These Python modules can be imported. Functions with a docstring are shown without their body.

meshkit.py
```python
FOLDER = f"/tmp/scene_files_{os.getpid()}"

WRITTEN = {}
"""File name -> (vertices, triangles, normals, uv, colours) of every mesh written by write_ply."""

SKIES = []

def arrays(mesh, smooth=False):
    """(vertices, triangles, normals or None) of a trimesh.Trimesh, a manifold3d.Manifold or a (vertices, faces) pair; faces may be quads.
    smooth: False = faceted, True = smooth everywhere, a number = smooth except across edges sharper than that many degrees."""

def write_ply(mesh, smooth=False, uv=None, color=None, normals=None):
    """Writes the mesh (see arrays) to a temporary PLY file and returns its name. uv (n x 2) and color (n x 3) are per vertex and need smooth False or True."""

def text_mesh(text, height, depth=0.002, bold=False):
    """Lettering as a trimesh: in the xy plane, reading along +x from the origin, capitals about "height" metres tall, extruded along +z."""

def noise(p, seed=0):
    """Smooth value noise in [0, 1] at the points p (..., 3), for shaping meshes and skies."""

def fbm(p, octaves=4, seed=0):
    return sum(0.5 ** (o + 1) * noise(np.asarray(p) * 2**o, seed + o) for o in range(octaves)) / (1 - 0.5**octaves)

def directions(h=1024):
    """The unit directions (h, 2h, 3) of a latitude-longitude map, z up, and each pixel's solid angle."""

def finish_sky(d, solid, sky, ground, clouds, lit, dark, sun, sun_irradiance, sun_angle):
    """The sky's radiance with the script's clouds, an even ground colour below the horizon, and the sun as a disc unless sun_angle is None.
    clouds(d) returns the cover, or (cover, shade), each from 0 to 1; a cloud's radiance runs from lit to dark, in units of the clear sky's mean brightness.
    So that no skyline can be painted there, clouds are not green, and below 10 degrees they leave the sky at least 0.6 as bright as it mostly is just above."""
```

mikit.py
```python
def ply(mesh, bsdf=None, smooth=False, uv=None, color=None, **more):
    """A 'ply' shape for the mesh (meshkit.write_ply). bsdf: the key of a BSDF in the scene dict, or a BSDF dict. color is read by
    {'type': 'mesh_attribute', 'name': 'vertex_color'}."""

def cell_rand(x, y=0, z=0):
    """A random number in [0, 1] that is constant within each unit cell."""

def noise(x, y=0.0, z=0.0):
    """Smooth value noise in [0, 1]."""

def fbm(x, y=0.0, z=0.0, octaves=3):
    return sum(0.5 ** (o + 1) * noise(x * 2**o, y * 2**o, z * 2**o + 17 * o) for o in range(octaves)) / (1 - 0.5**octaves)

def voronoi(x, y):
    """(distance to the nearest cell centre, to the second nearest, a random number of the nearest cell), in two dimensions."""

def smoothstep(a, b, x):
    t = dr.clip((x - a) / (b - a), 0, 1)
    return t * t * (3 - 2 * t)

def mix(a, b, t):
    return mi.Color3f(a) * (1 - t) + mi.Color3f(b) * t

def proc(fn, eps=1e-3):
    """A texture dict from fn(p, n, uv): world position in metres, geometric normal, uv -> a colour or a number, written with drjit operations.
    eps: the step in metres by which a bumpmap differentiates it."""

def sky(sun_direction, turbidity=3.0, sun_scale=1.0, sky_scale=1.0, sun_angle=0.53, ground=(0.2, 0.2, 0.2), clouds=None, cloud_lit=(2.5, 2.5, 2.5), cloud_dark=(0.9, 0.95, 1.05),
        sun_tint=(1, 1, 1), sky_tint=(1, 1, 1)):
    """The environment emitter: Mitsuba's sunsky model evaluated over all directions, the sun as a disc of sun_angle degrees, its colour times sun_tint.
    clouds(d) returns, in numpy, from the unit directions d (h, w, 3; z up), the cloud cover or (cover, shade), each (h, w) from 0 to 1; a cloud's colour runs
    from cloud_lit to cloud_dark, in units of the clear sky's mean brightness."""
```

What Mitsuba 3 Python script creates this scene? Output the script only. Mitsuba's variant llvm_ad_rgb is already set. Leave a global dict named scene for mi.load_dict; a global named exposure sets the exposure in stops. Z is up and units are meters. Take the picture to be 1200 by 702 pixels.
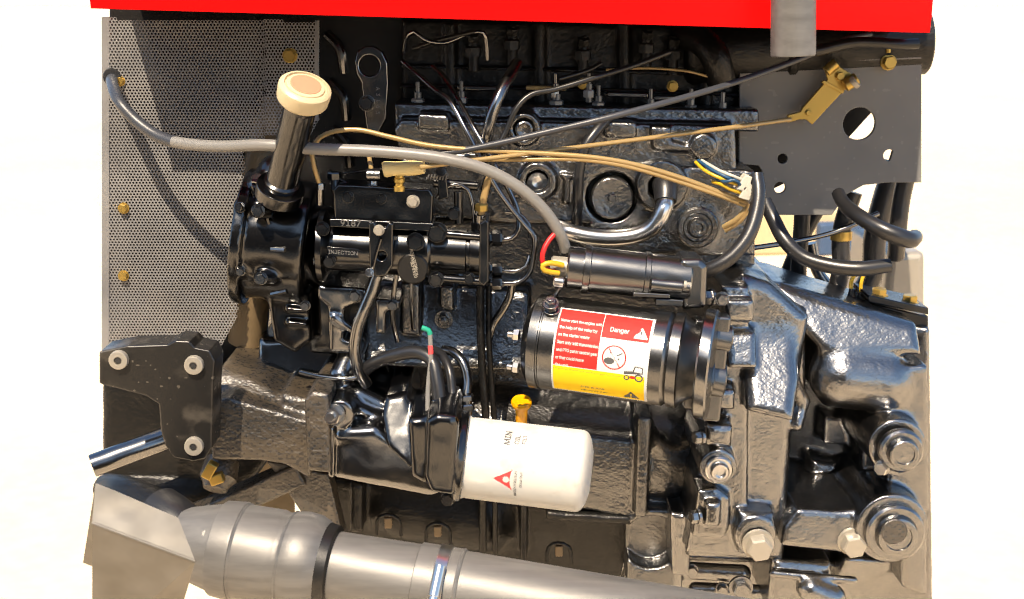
import math, random
import numpy as np, trimesh, drjit as dr, mitsuba as mi, mikit, meshkit
import mapbox_earcut as earcut
from shapely.geometry import Polygon, Point
from shapely import affinity
random.seed(3); np.random.seed(3)
scene, labels = {}, {}
T4 = mi.ScalarTransform4f

# ------------------------------------------------------------------ camera, light, exposure
PITCH, DIST, FOCUS = math.radians(13.0), 1.5, np.array([0.0, 0.0, 1.0])
FWD = np.array([0, math.cos(PITCH), -math.sin(PITCH)]); RIGHT = np.array([1.0, 0, 0]); UP = np.cross(RIGHT, FWD)
EYE = FOCUS - DIST * FWD
scene['camera'] = {'type': 'thinlens', 'fov': math.degrees(2 * math.atan(0.6 / DIST)), 'fov_axis': 'x',
                   'to_world': T4().look_at(origin=EYE.tolist(), target=FOCUS.tolist(), up=[0, 0, 1]),
                   'aperture_radius': 0.0022, 'focus_distance': DIST - 0.05, 'near_clip': 0.05, 'far_clip': 2000.0}
SUN = np.array([-0.20, -0.68, 0.95])
scene['sky'] = mikit.sky(SUN, turbidity=3, ground=(0.5, 0.42, 0.31))
exposure = 2.8


def P(px, py, y=0.0):
    """The point of the plane at depth y that stands at this place of the 1200 x 702 picture."""
    d = FWD + RIGHT * ((px - 600) / 1000 / DIST) + UP * ((351 - py) / 1000 / DIST)
    return EYE + d * ((y - EYE[1]) / d[1])


def mmpx(y):
    return np.linalg.norm(P(601, 351, y) - P(600, 351, y))


def V(p):
    return np.asarray(p, float) if isinstance(p, np.ndarray) else P(*p)


# ------------------------------------------------------------------ materials
def rgb(*c):
    return {'type': 'rgb', 'value': list(c)}


def mat(name, d):
    scene['m_' + name] = d
    return 'm_' + name


def bump(inner, fn, scale, eps=4e-4):
    return {'type': 'bumpmap', 'arbitrary': mikit.proc(fn, eps=eps), 'scale': scale, 'bsdf': inner}


def princ(color, rough, metal=0.0, **kw):
    c = color if isinstance(color, dict) else rgb(*color)
    return {'type': 'twosided', 'bsdf': {'type': 'principled', 'base_color': c, 'roughness': rough, 'metallic': metal, **kw}}


def fine(p, n, uv):
    return mikit.noise(p.x * 560, p.y * 560, p.z * 560) * 0.6 + mikit.noise(p.x * 260, p.y * 260, p.z * 260) * 0.8 + mikit.noise(p.x * 90, p.y * 90, p.z * 90) * 0.7


def coarse(p, n, uv):
    return mikit.noise(p.x * 480, p.y * 480, p.z * 480) * 0.8 + mikit.noise(p.x * 250, p.y * 250, p.z * 250) + 0.6 * mikit.noise(p.x * 110, p.y * 110, p.z * 110)


def orange_peel(p, n, uv):
    return mikit.noise(p.x * 60, p.y * 60, p.z * 60)


def dusty(base, dust, amount):
    def fn(p, n, uv):
        k = mikit.smoothstep(0.45, 0.75, mikit.fbm(p.x * 70, p.y * 70, p.z * 70, 4)) * amount
        k = k + amount * 0.8 * mikit.smoothstep(0.60, 0.72, mikit.noise(p.x * 420, p.y * 420, p.z * 420))
        return mikit.mix(base, dust, dr.clip(k, 0, 1))
    return mikit.proc(fn)


def dust_film(p, n, uv):
    k = 0.25 + 0.55 * mikit.smoothstep(.3, .7, mikit.fbm(p.x * 25, p.y * 25, p.z * 25, 4)) - 0.45 * mikit.smoothstep(.55, .75, mikit.noise(p.x * 330, p.y * 330, p.z * 330))
    return mikit.mix((0.004, 0.0035, 0.003), (0.09, 0.064, 0.035), dr.clip(k, 0, 1))


def gloss(diffuse, alpha, ior):
    return {'type': 'roughplastic', 'distribution': 'ggx', 'alpha': alpha, 'int_ior': ior, 'diffuse_reflectance': diffuse}


GLOSS = mat('black_gloss', {'type': 'twosided', 'bsdf': bump(gloss(rgb(0.0012, 0.0012, 0.0015), 0.04, 2.7), orange_peel, 0.0007)})
ENAMEL = mat('black_enamel', {'type': 'twosided', 'bsdf': bump(gloss(rgb(0.0012, 0.0012, 0.0015), 0.04, 1.75), orange_peel, 0.0007)})
CAST = mat('black_cast', {'type': 'twosided', 'bsdf': bump(gloss(dusty((0.0015, 0.0015, 0.0018), (0.05, 0.04, 0.028), 0.07), 0.06, 2.9), fine, 0.0003)})
ROUGHCAST = mat('rough_cast', {'type': 'twosided', 'bsdf': bump(gloss(mikit.proc(dust_film), 0.22, 1.9), coarse, 0.0007)})
HEADCAST = mat('head_cast', {'type': 'twosided', 'bsdf': bump(gloss(dusty((0.0018, 0.0018, 0.0018), (0.07, 0.062, 0.05), 0.10), 0.09, 2.3), coarse, 0.00042)})
RUBBER = mat('rubber', princ((0.010, 0.010, 0.011), 0.36, specular=0.6))
SLEEVE = mat('grey_sleeve', princ((0.15, 0.145, 0.135), 0.42))
DARKSLEEVE = mat('dark_sleeve', princ((0.03, 0.033, 0.04), 0.4))
TAN = mat('tan_pipe', princ((0.34, 0.235, 0.10), 0.34, 0.35))
BRASS = mat('zinc_brass', princ((0.42, 0.28, 0.07), 0.33, 0.75))
CREAM = mat('cream_plastic', princ((0.58, 0.46, 0.21), 0.42))
PLATEGREY = mat('plate_grey', princ(mikit.proc(lambda p, n, uv: mikit.mix((0.11, 0.11, 0.108), (0.165, 0.162, 0.155), mikit.fbm(p.x * 12, p.y * 12, p.z * 12, 4) * .7 + .5 * mikit.smoothstep(.84, .88, mikit.noise(p.x * 160, p.y * 160, p.z * 160)))), 0.5, 0.0, specular=0.4))
STEEL = mat('steel', princ((0.60, 0.59, 0.57), 0.24, 1.0))
BRUSHED = mat('pipe_steel', princ(mikit.proc(lambda p, n, uv: mikit.mix((0.085, 0.082, 0.078), (0.165, 0.16, 0.152), mikit.fbm(p.x * 9, p.y * 130, p.z * 130, 4))), 0.46, 0.35))
PALESTEEL = mat('pale_steel', princ((0.30, 0.275, 0.23), 0.42, 0.4))
MESHGREY = mat('mesh_grey', princ(mikit.proc(lambda p, n, uv: mikit.mix((0.15, 0.15, 0.156), (0.30, 0.293, 0.285), mikit.fbm(p.x * 16, p.y * 16, p.z * 16, 4))), 0.36, 0.4))
RED = mat('red_paint', princ((0.52, 0.002, 0.002), 0.35, specular=0.12, clearcoat=0.06, clearcoat_gloss=0.9))
WHITE = mat('filter_white', princ(mikit.proc(lambda p, n, uv: mikit.mix((0.46, 0.45, 0.415), (0.36, 0.33, 0.27), mikit.smoothstep(.52, .8, mikit.fbm(p.x * 45, p.y * 45, p.z * 45, 5)) * .6)), 0.3, clearcoat=0.2))
INK = mat('grey_ink', princ((0.06, 0.06, 0.06), 0.6))
LOGORED = mat('logo_red', princ((0.60, 0.05, 0.05), 0.5))
S_RED = mat('sticker_red', princ((0.40, 0.022, 0.018), 0.6, specular=0.2))
S_WHITE = mat('sticker_white', princ((0.50, 0.495, 0.47), 0.6, specular=0.2))
S_YELLOW = mat('sticker_yellow', princ((0.78, 0.50, 0.005), 0.6, specular=0.2))
S_BLACK = mat('sticker_black', princ((0.02, 0.02, 0.02), 0.4))
YELLOW = mat('yellow_plastic', princ((0.60, 0.27, 0.0), 0.3))
STARTER = mat('starter_paint', {'type': 'twosided', 'bsdf': bump(gloss(rgb(0.003, 0.0028, 0.0025), 0.07, 2.25), orange_peel, 0.0004)})
GRIME = mat('grimy_black', {'type': 'twosided', 'bsdf': bump(gloss(dusty((0.004, 0.004, 0.004), (0.05, 0.04, 0.028), 0.07), 0.16, 1.4), fine, 0.0006)})
DULL = mat('dull_steel', princ((0.16, 0.16, 0.155), 0.35, 0.6))
BROWN = mat('brown_hose', princ((0.15, 0.105, 0.055), 0.5))
BRACKET = mat('bracket_black', princ(mikit.proc(lambda p, n, uv: mikit.mix((0.007, 0.0065, 0.006), (0.11, 0.095, 0.075), mikit.smoothstep(.55, .8, mikit.fbm(p.x * 40, p.y * 40, p.z * 40, 5)) * .35 + mikit.smoothstep(.86, .9, mikit.noise(p.x * 210, p.y * 210, p.z * 210)) * .6)), 0.36, specular=0.5))
SATIN = mat('black_satin', princ((0.007, 0.0065, 0.006), 0.36, specular=0.5))
WIRE = {c: mat(c + '_wire', princ(v, 0.4)) for c, v in dict(red=(0.42, 0.008, 0.008), yellow=(0.45, 0.28, 0.01), blue=(0.01, 0.05, 0.11), green=(0.01, 0.24, 0.15), white=(0.40, 0.38, 0.32)).items()}
CAPCREAM = mat('cap_cream', princ((0.46, 0.38, 0.23), 0.38))
CAPTAN = mat('cap_disc', princ((0.42, 0.19, 0.11), 0.55))


def sand(p, n, uv):
    a = mikit.fbm(p.x * 0.7, p.y * 0.7, 0.0, 4)
    b = mikit.fbm(p.x * 25, p.y * 25, 3.0, 4)
    return mikit.mix((0.64, 0.49, 0.31), (0.76, 0.63, 0.46), 0.55 * a + 0.45 * b)


SAND = mat('sand', {'type': 'diffuse', 'reflectance': mikit.proc(sand)})
TANBLOCK = mat('tan_block', {'type': 'diffuse', 'reflectance': mikit.proc(lambda p, n, uv: mikit.mix((0.42, 0.32, 0.18), (0.55, 0.44, 0.28), mikit.fbm(p.x * 3, p.y * 3, p.z * 3, 3)))})


# ------------------------------------------------------------------ bookkeeping
def thing(name, label, cat, group=None):
    key = name; k = 0
    while key in labels:
        k += 1; key = f'{name}_{k:03d}'
    labels[key] = {'label': label, 'category': cat}
    if group:
        labels[key]['group'] = group
    return key


def cat_mesh(m):
    if isinstance(m, list):
        m = trimesh.util.concatenate([cat_mesh(x) for x in m])
    return m


def add(parent, part, mesh, m, smooth=35, label=None, kind=None):
    mesh = cat_mesh(mesh)
    base = key = f'{parent}__{part}' if part else parent; k = 0
    while key in scene:
        k += 1; key = f'{base}_{k:03d}'
    scene[key] = mikit.ply(mesh, m, smooth=smooth)
    if label or kind:
        labels.setdefault(key, {})
        if label: labels[key]['label'] = label
        if kind: labels[key]['kind'] = kind
    return key


# ------------------------------------------------------------------ mesh helpers
def frame(d, hint=(0, 0, 1)):
    d = d / np.linalg.norm(d)
    h = np.array(hint, float)
    if abs(d @ h) > 0.95: h = np.array([0, 1.0, 0])
    a = np.cross(h, d); a /= np.linalg.norm(a)
    return a, np.cross(d, a), d


def lathe(a, b, prof, n=40, mm=True):
    """prof: (distance from a towards b, radius), in mm; closed on the axis at both ends."""
    a, b = V(a), V(b)
    u, w, d = frame(b - a)
    s = 0.001 if mm else 1
    prof = [(prof[0][0], 0)] + list(prof) + [(prof[-1][0], 0)]
    ang = np.arange(n) * 2 * np.pi / n
    ring = np.cos(ang)[:, None] * u + np.sin(ang)[:, None] * w
    vs = np.vstack([a + d * t * s + ring * r * s for t, r in prof])
    i, j = np.meshgrid(np.arange(len(prof) - 1), np.arange(n), indexing='ij')
    q = np.stack([i * n + j, i * n + (j + 1) % n, (i + 1) * n + (j + 1) % n, (i + 1) * n + j], -1).reshape(-1, 4)
    m = trimesh.Trimesh(vs, np.vstack([q[:, [0, 1, 2]], q[:, [0, 2, 3]]]), process=False)
    m.merge_vertices(); m.update_faces(m.nondegenerate_faces())
    return m


def rod(a, b, r, r1=None, bev=0.8, n=32, r0=None):
    """A cylinder from a to b, radius in mm, bevelled ends."""
    a, b = V(a), V(b); L = np.linalg.norm(b - a) * 1000; r1 = r if r1 is None else r1
    bev = min(bev, L / 3, r * 0.6, r1 * 0.6)
    return lathe(a, b, [(0, r - bev), (bev * .3, r - bev * .3), (bev, r), (L - bev, r1), (L - bev * .3, r1 - bev * .3), (L, r1 - bev)], n)


def nrm(v):
    v = np.asarray(v, float); return v / np.linalg.norm(v)


FRONT = np.array([0, -1.0, 0])


def hexhead(c, d, af, h, turn=0.3):
    c = V(c); d = nrm(d); r = af / 2 / math.cos(math.pi / 6)
    m = lathe(c, c + d, [(0, r), (h * .82, r), (h, r * .88)], 6)
    R = trimesh.transformations.rotation_matrix(turn, d, c); m.apply_transform(R)
    return m


def bolt(c, d, af, h=None, washer=1.35, stud=0.0, turn=0.3):
    """A hex bolt or nut: washer on the surface point c, head along d; sizes in mm."""
    c = V(c); d = nrm(d); h = af * .6 if h is None else h
    ms = []
    o = 0
    if washer:
        w = af * 0.12; o = w
        ms.append(rod(c - d * .002, c + d * w * .001, af * washer / 2, bev=.4, n=24))
    ms.append(hexhead(c + d * o * .001, d, af, h, turn))
    if stud:
        ms.append(rod(c, c + d * (o + h + stud) * .001, af * .29, bev=.6, n=16))
    return ms


def bolts(t, spots, m, d=FRONT, part='bolt', **kw):
    for i, s in enumerate(spots):
        add(t, part, bolt(s[:3], s[4] if len(s) > 4 else d, s[3], turn=i * .7 + .2, **kw), m, 25)


def spline(pts, step=0.006):
    p = np.array([V(q) for q in pts]); n = len(p)
    if n == 2:
        return p[0] + (p[1] - p[0]) * np.linspace(0, 1, 3)[:, None]
    e = np.vstack([2 * p[0] - p[1], p, 2 * p[-1] - p[-2]]); out = []
    for i in range(n - 1):
        a, b, c, d = e[i:i + 4]
        k = max(2, int(np.linalg.norm(c - b) / step))
        # centripetal Catmull-Rom
        t1 = max(np.linalg.norm(b - a), 1e-6) ** .5; t2 = t1 + max(np.linalg.norm(c - b), 1e-6) ** .5; t3 = t2 + max(np.linalg.norm(d - c), 1e-6) ** .5
        t = np.linspace(t1, t2, k, endpoint=False)[:, None]
        A1 = (t1 - t) / t1 * a + t / t1 * b; A2 = (t2 - t) / (t2 - t1) * b + (t - t1) / (t2 - t1) * c; A3 = (t3 - t) / (t3 - t2) * c + (t - t2) / (t3 - t2) * d
        B1 = (t2 - t) / t2 * A1 + t / t2 * A2; B2 = (t3 - t) / (t3 - t1) * A2 + (t - t1) / (t3 - t1) * A3
        out.append((t2 - t) / (t2 - t1) * B1 + (t - t1) / (t2 - t1) * B2)
    return np.vstack(out + [p[-1:]])


def tube(pts, r, n=16, step=0.006, ends=True):
    """A hose, pipe or wire along a smooth curve through the points; radius r in mm (or a list spread along it)."""
    c = spline(pts, step); k = len(c)
    rad = np.interp(np.linspace(0, 1, k), np.linspace(0, 1, len(r)), r) / 1000 if isinstance(r, (list, tuple)) else np.full(k, r / 1000)
    t = np.gradient(c, axis=0); t /= np.linalg.norm(t, axis=1, keepdims=True)
    u, w, _ = frame(t[0]); vs = []
    ang = np.arange(n) * 2 * np.pi / n
    for i in range(k):
        u = u - t[i] * (u @ t[i]); u /= np.linalg.norm(u); w = np.cross(t[i], u)
        vs.append(c[i] + rad[i] * (np.cos(ang)[:, None] * u + np.sin(ang)[:, None] * w))
    vs = np.vstack(vs + [c[:1], c[-1:]])
    i, j = np.meshgrid(np.arange(k - 1), np.arange(n), indexing='ij')
    q = np.stack([i * n + j, i * n + (j + 1) % n, (i + 1) * n + (j + 1) % n, (i + 1) * n + j], -1).reshape(-1, 4)
    f = [q[:, [0, 1, 2]], q[:, [0, 2, 3]]]
    jj = np.arange(n)
    f.append(np.stack([jj * 0 + k * n, (jj + 1) % n, jj], 1)); f.append(np.stack([jj * 0 + k * n + 1, (k - 1) * n + jj, (k - 1) * n + (jj + 1) % n], 1))
    return trimesh.Trimesh(vs, np.vstack(f), process=False)


def rounded(poly, r, seg=5):
    g = poly if isinstance(poly, Polygon) else Polygon(poly)
    if r > 0:
        g = g.buffer(-r, quad_segs=seg).buffer(2 * r, quad_segs=seg).buffer(-r, quad_segs=seg)
    return g.simplify(0.02 if r < 1 else r * 0.01)


def slab(g, origin, ux, uy, nn, thick, bev=1.0):
    """Shapely polygon g (mm) in the plane (ux, uy) at origin: front face there, nn points out of it, the slab reaches thick mm behind, its front edge rounded by bev mm."""
    g = g.geoms[0] if hasattr(g, 'geoms') else g
    from shapely.geometry.polygon import orient
    g = orient(g)
    rings = [np.array(r.coords)[:-1] for r in [g.exterior, *g.interiors]]
    offs = []
    for r in rings:
        a = r - np.roll(r, 1, 0); b = np.roll(r, -1, 0) - r
        a /= np.linalg.norm(a, axis=1, keepdims=True) + 1e-12; b /= np.linalg.norm(b, axis=1, keepdims=True) + 1e-12
        na, nb = np.stack([-a[:, 1], a[:, 0]], 1), np.stack([-b[:, 1], b[:, 0]], 1)
        m = na + nb; m /= np.linalg.norm(m, axis=1, keepdims=True) + 1e-12
        offs.append(m / np.maximum((m * na).sum(1), .5)[:, None])
    R, O = np.vstack(rings), np.vstack(offs); n = len(R)
    steps = [(bev * (1 - math.sin(k * math.pi / 6)), bev * (1 - math.cos(k * math.pi / 6))) for k in range(4)] if bev > 0 else [(0, 0)]
    steps.append((0, thick))
    layers = [origin + ((R + O * i)[:, :1] * ux + (R + O * i)[:, 1:] * uy - nn * dpt) * .001 for i, dpt in steps]
    ends = np.cumsum([len(r) for r in rings]).astype(np.uint32)
    front = earcut.triangulate_float64(R + O * steps[0][0], ends).reshape(-1, 3).astype(int)
    nxt = np.concatenate([np.roll(np.arange(len(r)), -1) + (e - len(r)) for r, e in zip(rings, ends.astype(int))])
    f = [front]; idx = np.arange(n)
    for k in range(len(steps) - 1):
        a, b = k * n + idx, k * n + nxt
        f += [np.stack([a, a + n, b], 1), np.stack([b, a + n, b + n], 1)]
    f.append(front[:, ::-1] + (len(steps) - 1) * n)
    m = trimesh.Trimesh(np.vstack(layers), np.vstack(f), process=False)
    if np.dot(np.cross(ux, uy), nn) < 0: m.invert()
    return m


def pxpoly(poly, y):
    return [tuple(P(a, b, y)[[0, 2]] * 1000) for a, b in poly]


def plate(poly, y, thick, bev=1.0, round_=0.0, holes=()):
    """A plate facing the front: outline in picture places at depth y, holes (px, py, radius mm)."""
    g = rounded(pxpoly(poly, y), round_)
    for a, b, r in holes:
        c = P(a, b, y) * 1000
        g = g.difference(Point(c[0], c[2]).buffer(r, quad_segs=8))
    return slab(g, np.array([0, y, 0.0]), np.array([1.0, 0, 0]), np.array([0, 0, 1.0]), FRONT, thick, bev)


def box(c, half, rx=0, ry=0, rz=0, bev=1.5):
    """A box with rounded edges; half sizes in mm, c its centre."""
    hx, hy, hz = half; bev = min(bev, hx * .5, hy * .5, hz * .5)
    g = rounded([(-hx, -hz), (hx, -hz), (hx, hz), (-hx, hz)], bev, 3)
    m = slab(g, np.array([0, -hy / 1000, 0]), np.array([1.0, 0, 0]), np.array([0, 0, 1.0]), FRONT, 2 * hy, bev)
    m.apply_transform(trimesh.transformations.euler_matrix(math.radians(rx), math.radians(ry), math.radians(rz)))
    m.apply_translation(V(c)); return m


# ------------------------------------------------------------------ castings: smooth unions of solids, meshed with surface nets
def smin(a, b, k):
    h = np.maximum(k - np.abs(a - b), 0) / k
    return np.minimum(a, b) - h * h * k * .25


def poly_sd(pts, X, Z):
    d = np.full(X.shape, 1e9, np.float32); s = np.ones(X.shape, np.float32)
    n = len(pts)
    for i in range(n):
        a, b = pts[i], pts[i - 1]; e = b - a
        wx, wz = X - a[0], Z - a[1]
        t = np.clip((wx * e[0] + wz * e[1]) / (e @ e), 0, 1)
        d = np.minimum(d, (wx - e[0] * t) ** 2 + (wz - e[1] * t) ** 2)
        c1, c2, c3 = Z >= a[1], Z < b[1], e[0] * wz > e[1] * wx
        s = np.where((c1 & c2 & c3) | (~c1 & ~c2 & ~c3), -s, s)
    return s * np.sqrt(d)


def PX(poly, y0, y1, r=3, k=6, lean=0.0, side=0.0, op='+'):
    """Solid with this outline (picture places, read at depth y0) from depth y0 to y1; edges rounded by r mm, blended over k mm; lean: depth gained per metre of height, side: per metre to the right."""
    pts = np.array([P(a, b, y0)[[0, 2]] for a, b in poly]); c = pts.mean(0); r = r / 1000
    ext = max(abs(lean), abs(side)) * np.ptp(pts, axis=0).max()

    def fn(X, Y, Z):
        Yc = Y - lean * (Z - c[1]) - side * (X - c[0])
        d2 = poly_sd(pts, X[:, 0, :], Z[:, 0, :])[:, None, :] + r
        dy = np.abs(Yc - (y0 + y1) / 2) - (y1 - y0) / 2 + r
        return np.minimum(np.maximum(d2, dy), 0) + np.sqrt(np.maximum(d2, 0) ** 2 + np.maximum(dy, 0) ** 2) - r
    lo, hi = pts.min(0), pts.max(0)
    return op, k / 1000, fn, (lo[0], y0 - ext, lo[1]), (hi[0], y1 + ext, hi[1])


def CAP(a, b, r0, r1=None, k=6, op='+'):
    a, b = V(a), V(b); r0 = r0 / 1000; r1 = r0 if r1 is None else r1 / 1000; e = b - a; L2 = e @ e

    def fn(X, Y, Z):
        w = (X - a[0], Y - a[1], Z - a[2])
        t = np.clip((w[0] * e[0] + w[1] * e[1] + w[2] * e[2]) / L2, 0, 1)
        return np.sqrt(sum((w[i] - e[i] * t) ** 2 for i in range(3))) - (r0 + (r1 - r0) * t)
    m = max(r0, r1)
    return op, k / 1000, fn, tuple(np.minimum(a, b) - m), tuple(np.maximum(a, b) + m)


def CYL(a, b, r, rd=2, k=5, op='+', r1=None):
    a, b = V(a), V(b); r = r / 1000; r1 = r if r1 is None else r1 / 1000; rd = rd / 1000; L = np.linalg.norm(b - a); e = (b - a) / L

    def fn(X, Y, Z):
        w = (X - a[0], Y - a[1], Z - a[2])
        t = w[0] * e[0] + w[1] * e[1] + w[2] * e[2]
        q = np.sqrt(np.maximum(w[0] ** 2 + w[1] ** 2 + w[2] ** 2 - t * t, 0)) - (r + (r1 - r) * np.clip(t / L, 0, 1)) + rd
        dy = np.abs(t - L / 2) - L / 2 + rd
        return np.minimum(np.maximum(q, dy), 0) + np.sqrt(np.maximum(q, 0) ** 2 + np.maximum(dy, 0) ** 2) - rd
    m = max(r, r1)
    return op, k / 1000, fn, tuple(np.minimum(a, b) - m), tuple(np.maximum(a, b) + m)


def front_cyl(px, py, y0, y1, r, **kw):
    """A round boss or hole that faces the front."""
    c = P(px, py, y0)
    return CYL(c, c + np.array([0, y1 - y0, 0]), r, **kw)


def casting(prims, h=3.0, wave=0.6):
    h = h / 1000
    adds = [p for p in prims if p[0] == '+']
    lo = np.min([p[3] for p in adds], 0) - 3 * h; hi = np.max([p[4] for p in adds], 0) + 3 * h
    ax = [np.arange(lo[i], hi[i], h, dtype=np.float32) for i in range(3)]
    F = np.full([len(a) for a in ax], 1.0, np.float32)
    for op, k, fn, a, b in prims:
        m = k + 3 * h
        sl = tuple(slice(max(0, np.searchsorted(ax[i], a[i] - m)), np.searchsorted(ax[i], b[i] + m)) for i in range(3))
        g = [ax[i][sl[i]] for i in range(3)]
        if min(map(len, g)) == 0: continue
        d = fn(g[0][:, None, None], g[1][None, :, None], g[2][None, None, :]).astype(np.float32) if fn.__qualname__.startswith('CAP') or fn.__qualname__.startswith('CYL') else \
            fn(np.broadcast_to(g[0][:, None, None], (len(g[0]), 1, len(g[2]))), g[1][None, :, None] + 0 * g[0][:, None, None], np.broadcast_to(g[2][None, None, :], (len(g[0]), 1, len(g[2])))).astype(np.float32)
        F[sl] = smin(F[sl], d, k) if op == '+' else -smin(-F[sl], d, k)
    s = F < 0
    c = [s[i:s.shape[0] - 1 + i, j:s.shape[1] - 1 + j, l:s.shape[2] - 1 + l] for i in (0, 1) for j in (0, 1) for l in (0, 1)]
    cnt = sum(x.astype(np.int8) for x in c)
    ids = np.argwhere((cnt > 0) & (cnt < 8))
    num = np.full(cnt.shape, -1, np.int64); num[tuple(ids.T)] = np.arange(len(ids))
    acc = np.zeros((len(ids), 3)); w = np.zeros(len(ids))
    for i, j, l in np.ndindex(2, 2, 2):
        for axn in range(3):
            o = np.array([i, j, l])
            if o[axn]: continue
            o2 = o.copy(); o2[axn] = 1
            f1, f2 = F[tuple((ids + o).T)], F[tuple((ids + o2).T)]
            cr = (f1 < 0) != (f2 < 0)
            t = np.where(cr, f1 / np.where(cr, f1 - f2, 1), 0)
            p = np.tile(o.astype(float), (len(ids), 1)); p[:, axn] = t
            acc += np.where(cr[:, None], p, 0); w += cr
    v = lo + (ids + acc / w[:, None]) * h
    faces = []
    for axn in range(3):
        a, b = [(1, 2), (2, 0), (0, 1)][axn]
        n1 = [slice(None)] * 3; n2 = [slice(None)] * 3; n1[axn] = slice(0, -1); n2[axn] = slice(1, None)
        s1, s2 = s[tuple(n1)], s[tuple(n2)]
        for flip, e in ((False, s1 & ~s2), (True, ~s1 & s2)):
            q = np.argwhere(e); q = q[(q[:, a] > 0) & (q[:, b] > 0) & (q[:, a] < s.shape[a] - 1) & (q[:, b] < s.shape[b] - 1)]
            def at(da, db):
                r = q.copy(); r[:, a] -= da; r[:, b] -= db; return num[tuple(r.T)]
            quad = np.stack([at(1, 1), at(0, 1), at(0, 0), at(1, 0)], 1)
            faces.append(quad[:, ::-1] if flip else quad)
    q = np.vstack(faces)
    m = trimesh.Trimesh(v, np.vstack([q[:, [0, 1, 2]], q[:, [0, 2, 3]]]), process=False)
    trimesh.smoothing.filter_taubin(m, iterations=3)
    if wave:
        n = m.vertex_normals; p = np.array(m.vertices)
        m.vertices = p + n * ((meshkit.fbm(p * 45, 3) - .5) * wave * .002)[:, None]
    return m


def text_at(text, c, ux, uy, height, depth=0.6, bold=False, centre=True):
    """Lettering of this height (mm) reading along ux at c."""
    ux, uy = nrm(ux), nrm(uy); nn = np.cross(ux, uy)
    m = meshkit.text_mesh(text, height / 1000, depth / 1000, bold)
    v = np.array(m.vertices)
    if centre: v[:, 0] -= (v[:, 0].max() + v[:, 0].min()) / 2; v[:, 1] -= height / 2000
    m.vertices = V(c) + v[:, :1] * ux + v[:, 1:2] * uy + v[:, 2:] * nn
    return m


X3, Z3 = np.array([1.0, 0, 0]), np.array([0, 0, 1.0])
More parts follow.
